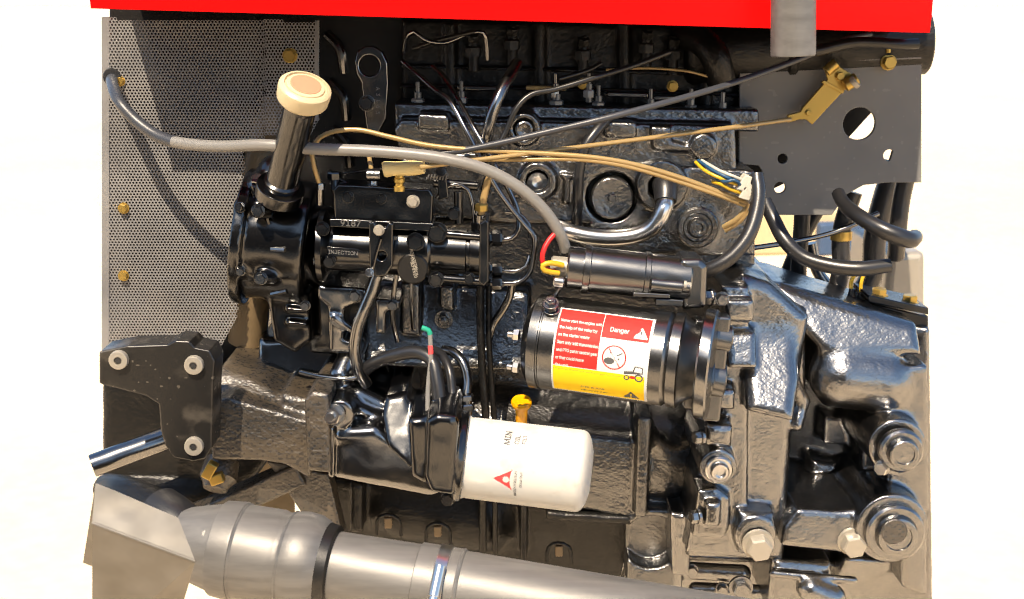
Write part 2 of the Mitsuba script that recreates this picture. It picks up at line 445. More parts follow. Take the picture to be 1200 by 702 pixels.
# ================================================================== THE SETTING
def sheet(x0, x1, y0, y1, z):
    v = np.array([[x0, y0, z], [x1, y0, z], [x1, y1, z], [x0, y1, z]], float)
    return trimesh.Trimesh(v, [[0, 1, 2], [0, 2, 3]], process=False)


k = add('ground', '', sheet(-600, 600, -600, 900, 0), SAND, False)
labels[k] = {'label': 'pale sunlit sandy ground under and behind the tractor', 'kind': 'structure'}

# ================================================================== BONNET
t = thing('bonnet', 'glossy red sheet metal bonnet overhanging the top of the engine', 'bonnet')
A, B = P(108, 10, -0.075), P(1088, 38.6, -0.075)
sec = [(0.004, 0.006), (0.0, 0.0), (-0.002, 0.02), (-0.006, 0.12), (0.0, 0.24), (0.03, 0.31), (0.10, 0.36), (0.30, 0.385), (0.50, 0.36), (0.57, 0.31), (0.60, 0.24), (0.606, 0.12), (0.60, -0.02)]
inn = [(y + (0.003 if y < .3 else -0.003), z - 0.003 if z > 0.2 else z) for y, z in sec[::-1]]
def strip(sec, A, B):
    v = np.vstack([np.array([A[0], A[1] + y, A[2] + z]) for y, z in sec] + [np.array([B[0], B[1] + y, B[2] + z]) for y, z in sec]); n = len(sec)
    q = np.array([[i, i + 1, n + i + 1, n + i] for i in range(n - 1)])
    return trimesh.Trimesh(v, np.vstack([q[:, [0, 1, 2]], q[:, [0, 2, 3]]]), process=False)
add(t, 'shell', strip(sec, A, B), RED, 35)
add(t, 'lining', strip([(y + .004 if y < .3 else y - .004, z - (0.004 if z > .2 else 0)) for y, z in sec[1:]], A, B), SATIN, 35, label='matt black underside of the bonnet')
lipm = strip([(0.0045, 0.0062), (0.018, 0.006), (0.018, 0.009), (0.0045, 0.009)], A, B)
add(t, 'lower_flange', lipm, RED, 20)
for end, o in ((A, .002), (B, -.002)):
    g = Polygon([((y) * 1000, z * 1000) for y, z in sec])
    add(t, 'end_panel', slab(g, np.array([end[0] + (-.0015 if o > 0 else .0015), end[1], end[2]]), np.array([0, 1.0, 0]), Z3, np.array([-1.0 if o > 0 else 1.0, 0, 0]), 3, 0), RED, 20)

# ================================================================== ENGINE BLOCK AND HEAD (castings)
t = thing('engine_block', 'black painted cast iron engine block with round core plugs in its upper face', 'engine block')
blk = [
    PX([(362, 300), (470, 256), (880, 256), (880, 640), (400, 640), (362, 600)], 0.075, 0.40, 8),
    PX([(470, 185), (560, 178), (885, 200), (885, 300), (690, 300), (690, 262), (600, 262), (470, 250)], 0.0, 0.40, 4, k=6),     # water jacket face
    PX([(700, 255), (885, 240), (885, 330), (700, 330)], 0.045, 0.3, 4),
    PX([(430, 330), (620, 345), (620, 430), (425, 425)], 0.02, 0.3, 6, k=10, lean=0.42),
    PX([(470, 330), (492, 332), (492, 395), (470, 392)], -0.002, 0.1, 3),
    PX([(515, 335), (532, 335), (532, 365), (515, 362)], 0.0, 0.1, 3),
    CAP((560, 512, 0.085), (770, 530, 0.085), 75, k=12),                          # crankcase bulge
    PX([(595, 500), (745, 515), (742, 612), (690, 600), (595, 590)], 0.005, 0.2, 8, k=14),
    PX([(748, 488), (764, 490), (758, 606), (744, 606)], -0.02, 0.1, 3, k=8),
    CAP((752, 492, 0.0), (790, 545, 0.03), 9, k=14),
    front_cyl(630, 213, -0.012, 0.1, 22, k=8), front_cyl(630, 215, -0.03, 0.02, 13, op='-', k=3),
    front_cyl(717, 232, -0.004, 0.05, 29, op='-', k=3),
    front_cyl(776, 218, -0.014, 0.1, 29, k=8), front_cyl(778, 222, -0.03, 0.012, 15, op='-', k=3),
    front_cyl(817, 266, 0.0, 0.1, 27, k=6),
    PX([(657, 203), (674, 204), (674, 210), (668, 210), (667, 240), (660, 240), (661, 209), (657, 208)], -0.006, 0.05, 1, k=1.5),
    PX([(735, 640), (735, 610), (752, 596), (790, 598), (795, 690), (735, 690)], 0.0, 0.2, 6, k=8),
    front_cyl(767, 648, -0.03, 0.03, 34, op='-', k=6),
]
add(t, 'casting', casting(blk, 2.4), HEADCAST, True)
cp = P(717, 232, 0.0)
add(t, 'core_plug', lathe(cp + [0, .008, 0], cp + [0, -1, 0], [(0, 25), (9, 25), (11, 24), (12, 22.5), (11.5, 18), (10.5, 10), (10.5, 5), (11.5, 4), (11.5, 0.1)], 48), HEADCAST, 35)
cp = P(630, 215, 0.0)
add(t, 'core_plug', lathe(cp + [0, .012, 0], cp + [0, -1, 0], [(0, 12.5), (7, 12.5), (9, 12), (6, 9), (3, 6), (2, .1)], 36), STEEL, 35)
cp = P(817, 266, 0.0)
add(t, 'core_plug', lathe(cp, cp + FRONT, [(0, 24), (4, 24), (6, 22), (6, 17.5), (4, 16), (4, 12.5), (7, 11), (9, 9.5), (9, 6), (5, 5), (5, .1)], 40), HEADCAST, 35)
bolts(t, [(520, 374, 0.018, 13)], CAST, part='bolt', stud=6, washer=1.7)
add(t, 'dipstick_boss', rod((611, 489, -0.01), (612, 505, 0.0), 10), CAST)

t = thing('cylinder_head', 'black cylinder head in the shade under the bonnet with rows of studs and injectors', 'cylinder head')
head = [
    PX([(462, 152), (470, 140), (862, 147), (864, 205), (470, 190)], 0.012, 0.36, 4),
    PX([(462, 120), (890, 128), (890, 155), (462, 150)], 0.045, 0.36, 5),
    PX([(490, 134), (526, 135), (526, 153), (490, 152)], 0.0, 0.1, 2, k=3),
    PX([(709, 142), (746, 144), (746, 162), (708, 160)], 0.0, 0.1, 2, k=3),
    PX([(762, 148), (786, 149), (787, 165), (805, 170), (830, 170), (830, 178), (785, 178), (765, 175)], 0.004, 0.1, 2, k=3),
    front_cyl(614, 152, 0.0, 0.1, 19, k=4), front_cyl(614, 152, -0.01, 0.006, 12, op='-', k=2),
    front_cyl(825, 172, 0.0, 0.1, 15, k=4),
]
add(t, 'casting', casting(head, 2.5), HEADCAST, True)
add(t, 'rocker_cover', casting([PX([(470, 20), (890, 30), (890, 130), (470, 122)], 0.10, 0.34, 8)] + [PX([(x, 24), (x + 14, 24), (x + 14, 128), (x, 128)], .092, .2, 4) for x in (520, 625, 725, 820)], 3, .5), GRIME, True)
add(t, 'rocker_cover_edge', [tube([(470, 77, .095), (640, 81, .095), (885, 88, .095)], 2.6, 8), tube([(470, 100, .09), (700, 105, .09), (885, 112, .09)], 2.2, 8)], GLOSS)
cp = P(614, 152, 0.003)
add(t, 'core_plug', lathe(cp, cp + FRONT, [(0, 10), (3, 10), (4, 8), (2, 5), (2, .1)], 28), HEADCAST)
for x, y, w in [(490, 118, 9), (541, 117, 8), (652, 120, 10), (651, 108, 6), (701, 122, 9), (762, 126, 9), (809, 126, 9), (846, 130, 10), (690, 108, 8)]:
    b = P(x, y + 12, 0.06)
    add(t, 'stud', [rod(b, b + [0, 0, .022], w * .5, n=20), hexhead(b + [0, 0, .006], Z3, w * 1.5, 9), rod(b, b + [0, 0, .034], w * .27, n=12)], DULL if w > 7 else GLOSS, 25)
for x, y in [(555, 66), (600, 58), (683, 70), (757, 62), (788, 70), (845, 78)]:
    b = P(x, y + 18, 0.085)
    add(t, 'injector', [rod(b, b + [0, 0, .045], 6.5, n=20), hexhead(b + [0, 0, .018], Z3, 17, 12), hexhead(b + [0, -.004, .036], nrm([.1, -.5, 1]), 12, 8)], GRIME, 25)
for x, y in [(560, 100), (640, 100), (735, 108), (790, 112)]:
    add(t, 'clamp_bar', box((x, y + 3, 0.072), (24, 6, 2.5), ry=1.5), TAN if x == 640 else GLOSS, 30)
bolts(t, [(788, 101, 0.06, 10), (683, 98, .065, 10)], BRASS)

# lifting eye
t = thing('lifting_eye', 'black steel lifting eye plate with a round hole on the front of the cylinder head', 'lifting eye')
g = [(416, 72), (419, 60), (428, 54), (438, 54), (448, 61), (454, 74), (455, 98), (452, 140), (443, 156), (430, 152), (426, 120), (424, 97), (418, 86)]
add(t, 'plate', plate(g, 0.03, 9, 1.6, 3, [(433, 77, 12)]), GLOSS, 35)
bolts(t, [(430, 121, 0.03, 14)], GLOSS)
for i, ch in enumerate('A3163'):
    add(t, 'stamped_letter', text_at(ch, P(443, 104 + 7 * i, 0.03), -Z3, X3, 4.2, .5), PLATEGREY, 30)

# ================================================================== PERFORATED SIDE SCREEN
t = thing('perforated_screen', 'grey perforated sheet metal side screen left of the engine', 'screen')
YS = 0.06
def perforated(poly, y, pitch=3.95, hole=1.32, thick=1.2):
    g = Polygon(pxpoly(poly, y)); x0, z0, x1, z1 = g.bounds
    pv = pitch * math.sqrt(3) / 2
    rows, cols = np.arange(z0, z1, pv), np.arange(x0, x1, pitch)
    cx = np.array([[c + (r % 2) * pitch / 2 for c in cols] for r in range(len(rows))]).ravel(); cz = np.repeat(rows, len(cols))
    import shapely
    ok = shapely.contains_xy(g, cx, cz); cx, cz = cx[ok], cz[ok]
    ang = np.arange(6) * np.pi / 3 + np.pi / 6
    O = np.stack([np.cos(ang), np.sin(ang)], 1) * pitch / math.sqrt(3)
    a12 = np.arange(12) * np.pi / 6 + np.pi / 6
    H = np.stack([np.cos(a12), np.sin(a12)], 1) * hole
    loc = np.vstack([np.c_[O, np.zeros(6)], np.c_[H, np.zeros(12)], np.c_[H, np.full(12, thick)]])
    f = []
    for i in range(6):
        j = (i + 1) % 6; h0, h1, h2 = 6 + 2 * i, 6 + 2 * i + 1, 6 + (2 * i + 2) % 12
        f += [[i, j, h1], [i, h1, h0], [j, h2, h1]]
    for i in range(12):
        j = (i + 1) % 12
        f += [[6 + i, 6 + j, 18 + i], [6 + j, 18 + j, 18 + i]]
    f = np.array(f); n = len(cx)
    vs = np.zeros((n, 30, 3)); vs[:, :, 0] = cx[:, None] + loc[:, 0]; vs[:, :, 2] = cz[:, None] + loc[:, 1]; vs[:, :, 1] = loc[:, 2] + y * 1000
    fs = (f[None] + (np.arange(n) * 30)[:, None, None]).reshape(-1, 3)
    vs = vs.reshape(-1, 3) / 1000; vs[:, 1] += (meshkit.fbm(np.c_[vs[:, 0], vs[:, 0] * 0, vs[:, 2]] * 14, 3) - .5) * .004
    return trimesh.Trimesh(vs, fs, process=False)
scr = [(126, 22), (310, 24), (310, 163), (286, 166), (281, 340), (275, 380), (262, 402), (240, 412), (126, 412)]
add(t, 'perforated_sheet', perforated(scr, YS), MESHGREY, False)
add(t, 'edge_strip', plate([(119, 20), (128, 20), (128, 414), (119, 414)], YS - .001, 14, 1), MESHGREY)
add(t, 'corner_sheet', perforated([(310, 24), (373, 26), (372, 140), (362, 160), (310, 160)], YS - .004), MESHGREY, False, label='lighter perforated corner piece bolted at the top right')
add(t, 'corner_edge', plate([(369, 24), (374, 24), (373, 142), (368, 142)], YS - .0045, 3, .5), MESHGREY)
bolts(t, [(141, 95, YS, 9), (145, 244, YS, 10), (145, 323, YS, 10)], BRASS)
bolts(t, [(340, 65, YS - .004, 13)], BRASS)
t = thing('radiator_core', 'dark radiator core standing behind the perforated screen', 'radiator')
add(t, 'core', plate([(128, 0), (300, 0), (292, 430), (128, 430)], YS + .05, 250, 2), SATIN)
t = thing('fan_cowl', 'black fan cowl in deep shade between the radiator and the cylinder head', 'cowl')
add(t, 'panel', [plate([(302, -60), (480, -60), (480, 330), (302, 330)], .135, 60, 3)], SATIN)
for i, (x, y) in enumerate([(395, 40), (398, 95), (402, 150)]):
    add(t, 'rib', tube([(x - 12, y, .13), (x + 4, y + 18, .125), (x + 8, y + 45, .13)], 6, 10), GLOSS)
t = thing('radiator_hose', 'brown vertical radiator hose between the perforated screen and the gear case', 'hose')
add(t, 'hose', tube([(330, 120, .12), (312, 175, .105), (300, 250, .10), (296, 320, .10), (290, 400, .11)], [22, 24, 25, 25, 24], 28), BROWN)
add(t, 'hose_clamp', rod((297.5, 285, .10), (297, 294, .10), 26), BROWN)

# ================================================================== GEAR CASE, FILLER, PUMP
t = thing('timing_gear_case', 'round black timing gear case with bolted flange behind the injection pump', 'gear case')
gc = [
    CYL((292, 276, 0.02), (366, 286, 0.02), 72, rd=5, k=6),
    CYL((284, 276, 0.02), (298, 278, 0.02), 80, rd=2, k=3),
    CYL((364, 286, 0.01), (384, 288, 0.0), 46, rd=4, k=6),
    CYL((304, 235, -0.01), (345, 230, -0.005), 26, rd=4, k=8),
    CAP((325, 205, 0.0), (318, 235, 0.0), 24, k=10),
    CAP((305, 213, -0.02), (300, 225, -0.01), 11, k=6), CAP((283, 243, -0.04), (300, 246, -0.03), 8, k=6), CAP((303, 247, -0.058), (312, 247, -0.05), 9, k=5),
    CAP((283, 318, -0.045), (300, 318, -0.03), 7, k=6), CAP((306, 326, -0.055), (318, 326, -0.045), 9, k=5),
    PX([(312, 340), (362, 345), (365, 400), (345, 415), (320, 400)], -0.02, 0.2, 6, k=10),
    PX([(335, 360), (360, 362), (360, 367), (335, 366)], -0.03, 0.1, 2, k=3), PX([(335, 376), (360, 378), (360, 384), (335, 382)], -0.03, 0.1, 2, k=3),
    PX([(362, 330), (430, 335), (430, 420), (362, 415)], 0.02, 0.2, 8, k=10),
]
add(t, 'casting', casting(gc, 2.4, .3), ENAMEL, True)
bolts(t, [(282, 243, -0.05, 9, nrm([-.3, -1, .2])), (303, 247, -0.067, 11), (282, 318, -.054, 8), (306, 326, -.064, 11), (304, 214, -.031, 13, nrm([-.2, -.7, .7]))], GLOSS)
for i, (a, b) in enumerate([((318, 292), (334, 293)), ((318, 345), (336, 341))]):
    add(t, 'rib', tube([(a[0], a[1], -.05), (b[0], b[1], -.055)], 3, 8), GLOSS)
bolts(t, [(407, 343, .0, 11), (365, 305, -.02, 11), (358, 358, -.035, 9)], GLOSS)
add(t, 'casting_text', text_at('D-1', P(384, 326, .005), nrm([1, 0, -.06]), Z3, 8, 1), CAST)

t = thing('oil_filler', 'black oil filler tube with a cream cap leaning over the gear case', 'oil filler')
ax = nrm(RIGHT * .30 + UP * .70 - FWD * .64)
top = P(357, 105, -.12); base = top - ax * .135
add(t, 'tube', lathe(base, top, [(0, 17), (8, 20), (11, 20), (13, 17.2), (110, 17.2), (112, 18.5), (118, 18.5)], 40), ENAMEL)
add(t, 'base_flange', rod(base - ax * .012, base + ax * .004, 27, bev=2), ENAMEL)
c = add(t, 'cap', lathe(top - ax * .016, top, [(0, 24), (2, 26), (4, 27), (15, 28), (19, 27.5), (21, 25.5), (22, 22.5), (19.5, 21.8), (19.5, 21), (21.5, 20), (22.2, 17), (22.2, .1)], 48), CAPCREAM)
add(c, 'disc', lathe(top + ax * .0052, top + ax, [(0, 16.5), (1.5, 16.3), (2, 15), (2, .1)], 40), CAPTAN, label='worn tan centre of the cream cap')

t = thing('injection_pump', 'black painted rotary fuel injection pump mounted across the left of the engine', 'fuel pump')
a, b = P(376, 288, -0.045), P(575, 296, -0.05); d = nrm(b - a)
px = lambda f, dz=0, dy=0: a + d * f * .001 + Z3 * dz * .001 + np.array([0, dy * .001, 0])   # f mm along the pump
add(t, 'drive_housing', lathe(px(0), b, [(0, 40), (6, 40), (8, 34), (12, 28), (14, 26.5), (60, 26.5), (62, 25)], 48), ENAMEL)
add(t, 'body', lathe(px(60), b, [(0, 29), (3, 30), (62, 30), (64, 29), (66, 27)], 48), ENAMEL)
add(t, 'hydraulic_head', lathe(px(124), b, [(0, 24), (2, 25.5), (40, 25.5), (41, 23), (44, 23), (45, 26.5), (56, 26.5), (57, 24)], 48), ENAMEL)
tr = P(505, 222, -.05)
add(t, 'top_cover', [plate([(390, 222), (396, 216), (504, 222), (508, 230), (506, 266), (392, 260)], -.068, 45, 2.5, 3), plate([(386, 256), (508, 262), (508, 272), (386, 266)], -.075, 55, 1.5, 1)], ENAMEL)
bolts(t, [(408, 231, -.068, 10), (447, 233, -.068, 9), (487, 283, -.078, 15), (512, 272, -.07, 17), (443, 270, -.07, 9)], ENAMEL)
bolts(t, [(484, 236, -.068, 10)], PALESTEEL, washer=1.5)
add(t, 'casting_text', text_at('9187', P(411, 261.5, -.0752), nrm([1, 0, -.05]), Z3, 6.5, .9, True), DULL)
add(t, 'data_plate', plate([(384, 289), (420, 292), (420, 303), (384, 300)], -.0735, 4, .5, 0), ENAMEL)
add(t, 'plate_lettering', text_at('INJECTION', P(402, 296, -.0737), nrm([1, 0, -.07]), Z3, 4.2, .5), PLATEGREY)
add(t, 'mounting_ear', plate([(432, 262), (438, 259), (442, 266), (452, 267), (456, 261), (461, 262), (460, 312), (452, 324), (440, 325), (433, 316)], -.09, 10, 2, 2, [(447, 300, 5)]), ENAMEL)
add(t, 'mounting_ear', tube([(446, 280, -.094), (440, 300, -.095), (436, 318, -.095)], 2, 8), ENAMEL)
bolts(t, [(444, 270, -.092, 9)], PALESTEEL, part='lever_nut')
add(t, 'lever_knob', rod((433, 319, -.09), (433, 319.5, -.104), 5), CAST)
rp = P(484, 314, -.074)
add(t, 'rating_disc', lathe(rp, rp + FRONT, [(0, 17), (5, 17), (6.5, 15.5), (6.5, 6), (6, .1)], 40), SATIN)
add(t, 'rating_lettering', [text_at(s, P(485, 304 + 6 * i, -.0806), nrm([.25, 0, -1]), nrm([1, 0, .25]), 3.3, .5, True) for i, s in enumerate(['ROTATION', 'TYPE 1337', 'No 5510'])], PALESTEEL)
add(t, 'head_clamp', box((537, 302, -.05), (30, 6, 4), ry=2, rx=0), ENAMEL)
add(t, 'end_plate', plate([(562, 262), (569, 257), (573, 260), (573, 330), (567, 336), (561, 332)], -.085, 60, 2, 1.5), ENAMEL)
add(t, 'side_rod', rod((518, 274, -.065), (566, 278, -.068), 4.5), ENAMEL); add(t, 'side_rod', rod((515, 326, -.07), (566, 330, -.07), 4.5), ENAMEL)
bolts(t, [(511, 327, -.078, 13)], ENAMEL)
for x, y, s in [(570, 279, 13), (582, 279, 16), (570, 314, 12), (582, 316, 12), (582, 331, 14)]:
    add(t, 'union_nut', [hexhead(P(x - 5, y, -.06), X3, s, 11), rod(P(x - 8, y, -.06), P(x + 9, y + 1, -.06), s * .3)], ENAMEL, 25)
f = thing('fuel_banjo', 'small knurled fuel fitting on top of the injection pump cover', 'pipe fitting')
add(f, 'body', [rod((436, 221, -.05), (438, 205, -.05), 5), hexhead(P(437, 219, -.05), Z3, 10, 8), rod((430, 205, -.055), (446, 205, -.055), 7)], CAST, 25)
add(f, 'pipe', tube([(436, 205, -.05), (434, 192, -.04), (432, 180, -.03)], 2.6, 10), TAN)
add(f, 'lever', tube([(385, 200, -.04), (402, 212, -.045), (407, 216, -.05)], 2.6, 8), GLOSS)
add(f, 'link', tube([(402, 203, -.04), (430, 200, -.05), (450, 197, -.06)], 1.3, 8), GLOSS)

t = thing('throttle_cable_end', 'cream plastic cable end on a brass stud above the pump', 'cable end')
add(t, 'boot', tube([(449, 199, -.075), (455, 198, -.075), (480, 197, -.078), (497, 196, -.08)], [7.5, 9.2, 8.2, 7.6, 8.2, 8.2, 7], 24), CREAM)
add(t, 'stud', [lathe(P(468, 224, -.075), P(468, 194, -.075), [(0, 6), (5, 6), (6, 4.5), (9, 4.5), (10, 6), (14, 6), (15, 5), (24, 5), (27, 4)], 24)], BRASS)
t = thing('throttle_rod', 'long straight tan control rod from the cream cable end to the brass lever', 'control rod')
add(t, 'rod', tube([(492, 196, -.10), (709, 168.4, -.048), (840, 151.5, -.012), (868, 148, .006), (926, 140, .053)], 2.6, 12), TAN)

t = thing('brass_lever', 'brass plated bell crank lever on the grey side plate', 'lever')
g = [(923, 135), (938, 131), (941, 126), (970, 93), (967, 82), (977, 74), (1000, 88), (1003, 97), (988, 107), (952, 146), (945, 140), (937, 140), (923, 144)]
add(t, 'plate', plate(g, .058, 5, .8, 0.8, [(947, 132, 2.5)]), BRASS)
add(t, 'fold', plate([(966, 94), (990, 107), (987, 110), (963, 97)], .056, 6, .8), BRASS)
bolts(t, [(984, 89, .058, 9), (947, 132, .058, 6)], BRASS)
add(t, 'pin', [rod((968, 84, .048), (980, 74, .048), 6.5), rod((990, 101, .048), (1004, 92, .048), 7.5)], BRASS)
add(t, 'pin_end', rod((999, 98, .046), (1004, 94, .044), 8), PALESTEEL)

# ================================================================== SIDE PLATE, RIGHT TOP
t = thing('side_plate', 'flat dark grey steel side plate with round holes under the right end of the bonnet', 'plate')
g = [(867, 76), (1080, 69), (1080, 214), (1040, 214), (1012, 217), (992, 228), (980, 245), (975, 252), (895, 252), (893, 200), (889, 194), (866, 192)]
add(t, 'plate', plate(g, .08, 6, .8, .4, [(1007, 145, 19.5), (917, 186, 6), (914, 220, 7), (1042, 182, 7), (1070, 180, 6)]), PLATEGREY)
add(t, 'top_flange', plate([(867, 69), (1080, 62), (1080, 69), (867, 76)], .074, 40, 1), PLATEGREY)
bolts(t, [(1041, 73, .074, 14)], BRASS, stud=0)
add(t, 'rivet', rod((1041, 62, .07), (1041, 52, .07), 3), BRASS)
t = thing('stack_pipe', 'short grey steel pipe hanging in front of the bonnet', 'pipe')
g = lathe(P(930, -60, -.135), P(929.5, 54, -.135), [(0, 22), (30, 22.3), (104, 22.8), (105.5, 22), (105.5, 20.5), (60, 20.3)], 48)
add(t, 'pipe', g, BRUSHED)
t = thing('air_cleaner', 'round black air cleaner canister lying under the bonnet above the side plate', 'air cleaner')
add(t, 'canister', lathe(P(800, 62, .11), P(1018, 51, .11), [(0, 30), (4, 36), (10, 40), (120, 40), (123, 43), (130, 43), (133, 40), (290, 40), (292, 38)], 48), GRIME)
add(t, 'inlet', tube([(845, 95, .06), (838, 66, .05), (822, 48, .07), (800, 40, .1)], 17, 24), GRIME)
t = thing('bulkhead', 'black bulkhead panel behind the grey side plate', 'bulkhead')
add(t, 'panel', plate([(790, 20), (1085, 20), (1085, 66), (1034, 118), (996, 160), (940, 205), (868, 240), (790, 240)], .17, 6, 1), SATIN)
t = thing('bonnet_stay', 'thin steel stay under the bonnet edge above the grey plate', 'stay')
add(t, 'rod', tube([(955, 60, .0), (1000, 50, .0), (1060, 52, .0), (1076, 51, .0)], 6, 14), SATIN)
# ================================================================== HOSES, CABLES, PIPES ON THE ENGINE
def line(name, label, cat, pts, r, m, group=None, part='', n=14, **kw):
    t = thing(name, label, cat, group)
    add(t, part or cat.replace(' ', '_').split('_')[-1], tube(pts, r, n), m, 35, **kw)
    return t

t = thing('battery_cable', 'thick grey sleeved cable sweeping from the perforated screen to the starter solenoid', 'cable')
add(t, 'dark_sleeve', tube([(131, 88, .10), (131, 92, .06), (132, 100, .02), (140, 120, -.02), (160, 142, -.03), (184, 159, -.04), (205, 167, -.05)], 6.8, 18), DARKSLEEVE, label='dark blue grey front length of the cable')
add(t, 'pale_sleeve', tube([(203, 166.4, -.05), (230, 170, -.06), (262, 171.5, -.07), (310, 170, -.085), (360, 174, -.09), (450, 178, -.095), (520, 186, -.10), (570, 199, -.10), (610, 221, -.10), (640, 249, -.095), (657, 276, -.088), (663, 293, -.08)], 6.4, 18), SLEEVE)
for x, y, lab, col in [(1, 0, 'red', 'red'), (0, 1, 'yellow', 'yellow')]:
    t = thing(f'{lab}_wire', f'short thick {lab} wire at the left end of the starter solenoid', 'wire')
    add(t, 'wire', tube([(652, 272, -.09), (643, 282, -.095), (636, 297, -.1), (637, 310, -.1), (643, 317, -.1), (650, 318, -.095)] if lab == 'red' else [(660, 311, -.1), (646, 308, -.105), (636, 311, -.107), (638, 317, -.107), (655, 320, -.1)], 2.9, 12), WIRE[col])
line('bonnet_cable', 'long thin dark grey cable rising right across the engine to the bonnet', 'cable', [(505, 182, -.07), (560, 173, -.075), (640, 155, -.08), (720, 136, -.08), (850, 100, -.03), (940, 68, .03), (990, 47, .05), (1020, 40, .07)], 3.5, DARKSLEEVE)
g = 'tan fuel pipes crossing the engine'
line('fuel_pipe', 'tan pipe arching over the pump cover then running right', 'pipe', [(369, 170, -.07), (374, 162, -.07), (388, 155, -.07), (418, 152, -.07), (455, 160, -.072), (500, 170, -.074), (560, 176, -.074), (640, 180, -.07), (700, 185, -.068), (745, 193, -.066), (800, 209, -.06), (850, 228, -.052), (876, 238, -.045)], 2.7, TAN, 'tan fuel pipes crossing the engine')
line('fuel_pipe', 'lower of the two tan pipes running to the white connector', 'pipe', [(520, 186, -.066), (600, 187, -.068), (680, 187, -.067), (735, 195, -.066), (790, 211, -.06), (840, 228, -.054), (874, 241, -.045)], 2.7, TAN, 'tan fuel pipes crossing the engine')
line('fuel_pipe', 'short tan pipe dropping from the long grey cable to the pump drive', 'pipe', [(365, 178, -.06), (368, 195, -.06), (375, 217, -.055)], 2.6, TAN, 'tan fuel pipes crossing the engine')
t = 'fuel_pipe_002'
add(t, 'fitting', [hexhead(P(375.5, 222, -.055), Z3, 9, 7), rod((376, 240, -.05), (375, 219, -.055), 4)], CAST, 25)
t = line('fuel_pipe', 'thick tan pipe with brass nut rising right of the pump head', 'pipe', [(575, 205, -.06), (571, 215, -.06), (566, 238, -.058), (562, 262, -.055)], 4.2, TAN, 'tan fuel pipes crossing the engine')
add(t, 'nut', hexhead(P(564.5, 247, -.058), Z3, 13, 8), BRASS, 25)
add(t, 'fitting', [rod((562, 275, -.05), (563, 250, -.056), 7.5), hexhead(P(562, 268, -.052), Z3, 17, 9)], GLOSS, 25)

g = 'thin black injector pipes'
LB = 'thin black injector pipe '
line('injector_pipe', LB + 'slanting down from the lifting eye, left of a pair', 'pipe', [(472, 72, .05), (480, 79, .04), (510, 105, .0), (527, 118, -.03), (545, 150, -.05), (565, 190, -.06), (590, 232, -.06), (614, 262, -.06), (626, 278, -.06), (625, 300, -.06), (619, 322, -.06), (607, 331, -.06), (586, 332, -.06)], 3.0, GLOSS, 'thin black injector pipes')
line('injector_pipe', LB + 'slanting down right of its twin', 'pipe', [(507, 78, .05), (520, 90, .03), (540, 122, -.01), (558, 155, -.04), (578, 190, -.052), (596, 222, -.052), (606, 246, -.055), (608, 268, -.06), (600, 279, -.06), (588, 281, -.06)], 3.0, GLOSS, 'thin black injector pipes')
line('injector_pipe', LB + 'bent at a knee and rising right beneath the dark cable', 'pipe', [(784, 61, .02), (745, 76, .0), (700, 90, -.03), (650, 105, -.04), (622, 111, -.045), (606, 126, -.05), (594, 152, -.052), (582, 176, -.055), (574, 200, -.05), (566, 222, -.04)], 3.2, SATIN, 'thin black injector pipes')
line('injector_pipe', LB + 'looping below the bonnet edge over the head', 'pipe', [(474, 60, .05), (476, 46, .04), (486, 37, .03), (497, 46, .03), (520, 50, .03), (553, 38, .03), (566, 38, .03), (570, 52, .035), (571, 70, .04)], 2.6, GLOSS, 'thin black injector pipes')
line('injector_pipe', LB + 'running up short under the right bonnet edge', 'pipe', [(484, 57, .04), (515, 47, .03), (556, 37, .025)], 2.4, SATIN, 'thin black injector pipes')
line('injector_pipe', LB + 'short and straight, above the middle of the head', 'pipe', [(704, 74, .04), (690, 82, .03), (655, 93, .02)], 2.6, SATIN, 'thin black injector pipes')
line('leak_off_pipe', 'thin tan leak-off pipe along the top of the right injectors', 'pipe', [(710, 82, .06), (760, 80, .055), (808, 84, .05), (830, 90, .05), (852, 98, .05)], 1.6, TAN)
line('flat_hose', 'flattened black hose with pale edge rising over the middle of the head', 'hose', [(606, 74, .0), (598, 88, -.02), (585, 112, -.04), (575, 140, -.045), (570, 165, -.04), (566, 190, -.02)], 6.5, GLOSS, 'hoses lying over the head and block')
line('flat_hose', 'black hose curving down the block beside the cast letter', 'hose', [(712, 138, .0), (700, 152, -.015), (686, 172, -.022), (679, 200, -.022), (677, 235, -.02), (676, 262, .0)], 6.0, RUBBER, 'hoses lying over the head and block')
line('pump_pipe', 'curved black pipe below the right end of the pump', 'pipe', [(592, 248, -.05), (606, 250, -.05), (619, 262, -.052), (622, 278, -.054)], 2.6, GLOSS, 'small pipes at the pump end')
line('pump_pipe', 'small bent black pipe joining the lower union nut', 'pipe', [(586, 317, -.06), (604, 318, -.06), (616, 312, -.06), (620, 300, -.056)], 2.4, GLOSS, 'small pipes at the pump end')
line('drain_pipe', 'pale edged black drain pipe curving from the pump head down the block', 'pipe', [(600, 332, -.05), (598, 345, -.04), (590, 362, -.03), (578, 380, -.02), (572, 400, -.02)], 4.5, GLOSS, 'black pipes running down the block')
line('drain_pipe', 'left of two black upright pipes down the middle of the block', 'pipe', [(563, 335, -.03), (563, 380, -.03), (565, 430, -.03), (569, 490, -.03), (566, 560, .0), (566, 645, .02)], 4.6, GRIME, 'black pipes running down the block')
line('drain_pipe', 'right of two black upright pipes down the middle of the block', 'pipe', [(573, 335, -.02), (573, 400, -.025), (576, 450, -.025), (579, 490, -.025), (580, 560, .0), (580, 648, .02)], 3.4, GRIME, 'black pipes running down the block')
line('breather_hose', 'glossy black hose dropping from under the pump to the lower casting', 'hose', [(442, 322, -.06), (436, 340, -.06), (427, 362, -.06), (419, 385, -.058), (416, 412, -.055), (421, 435, -.05), (430, 450, -.04)], 7.0, GLOSS)
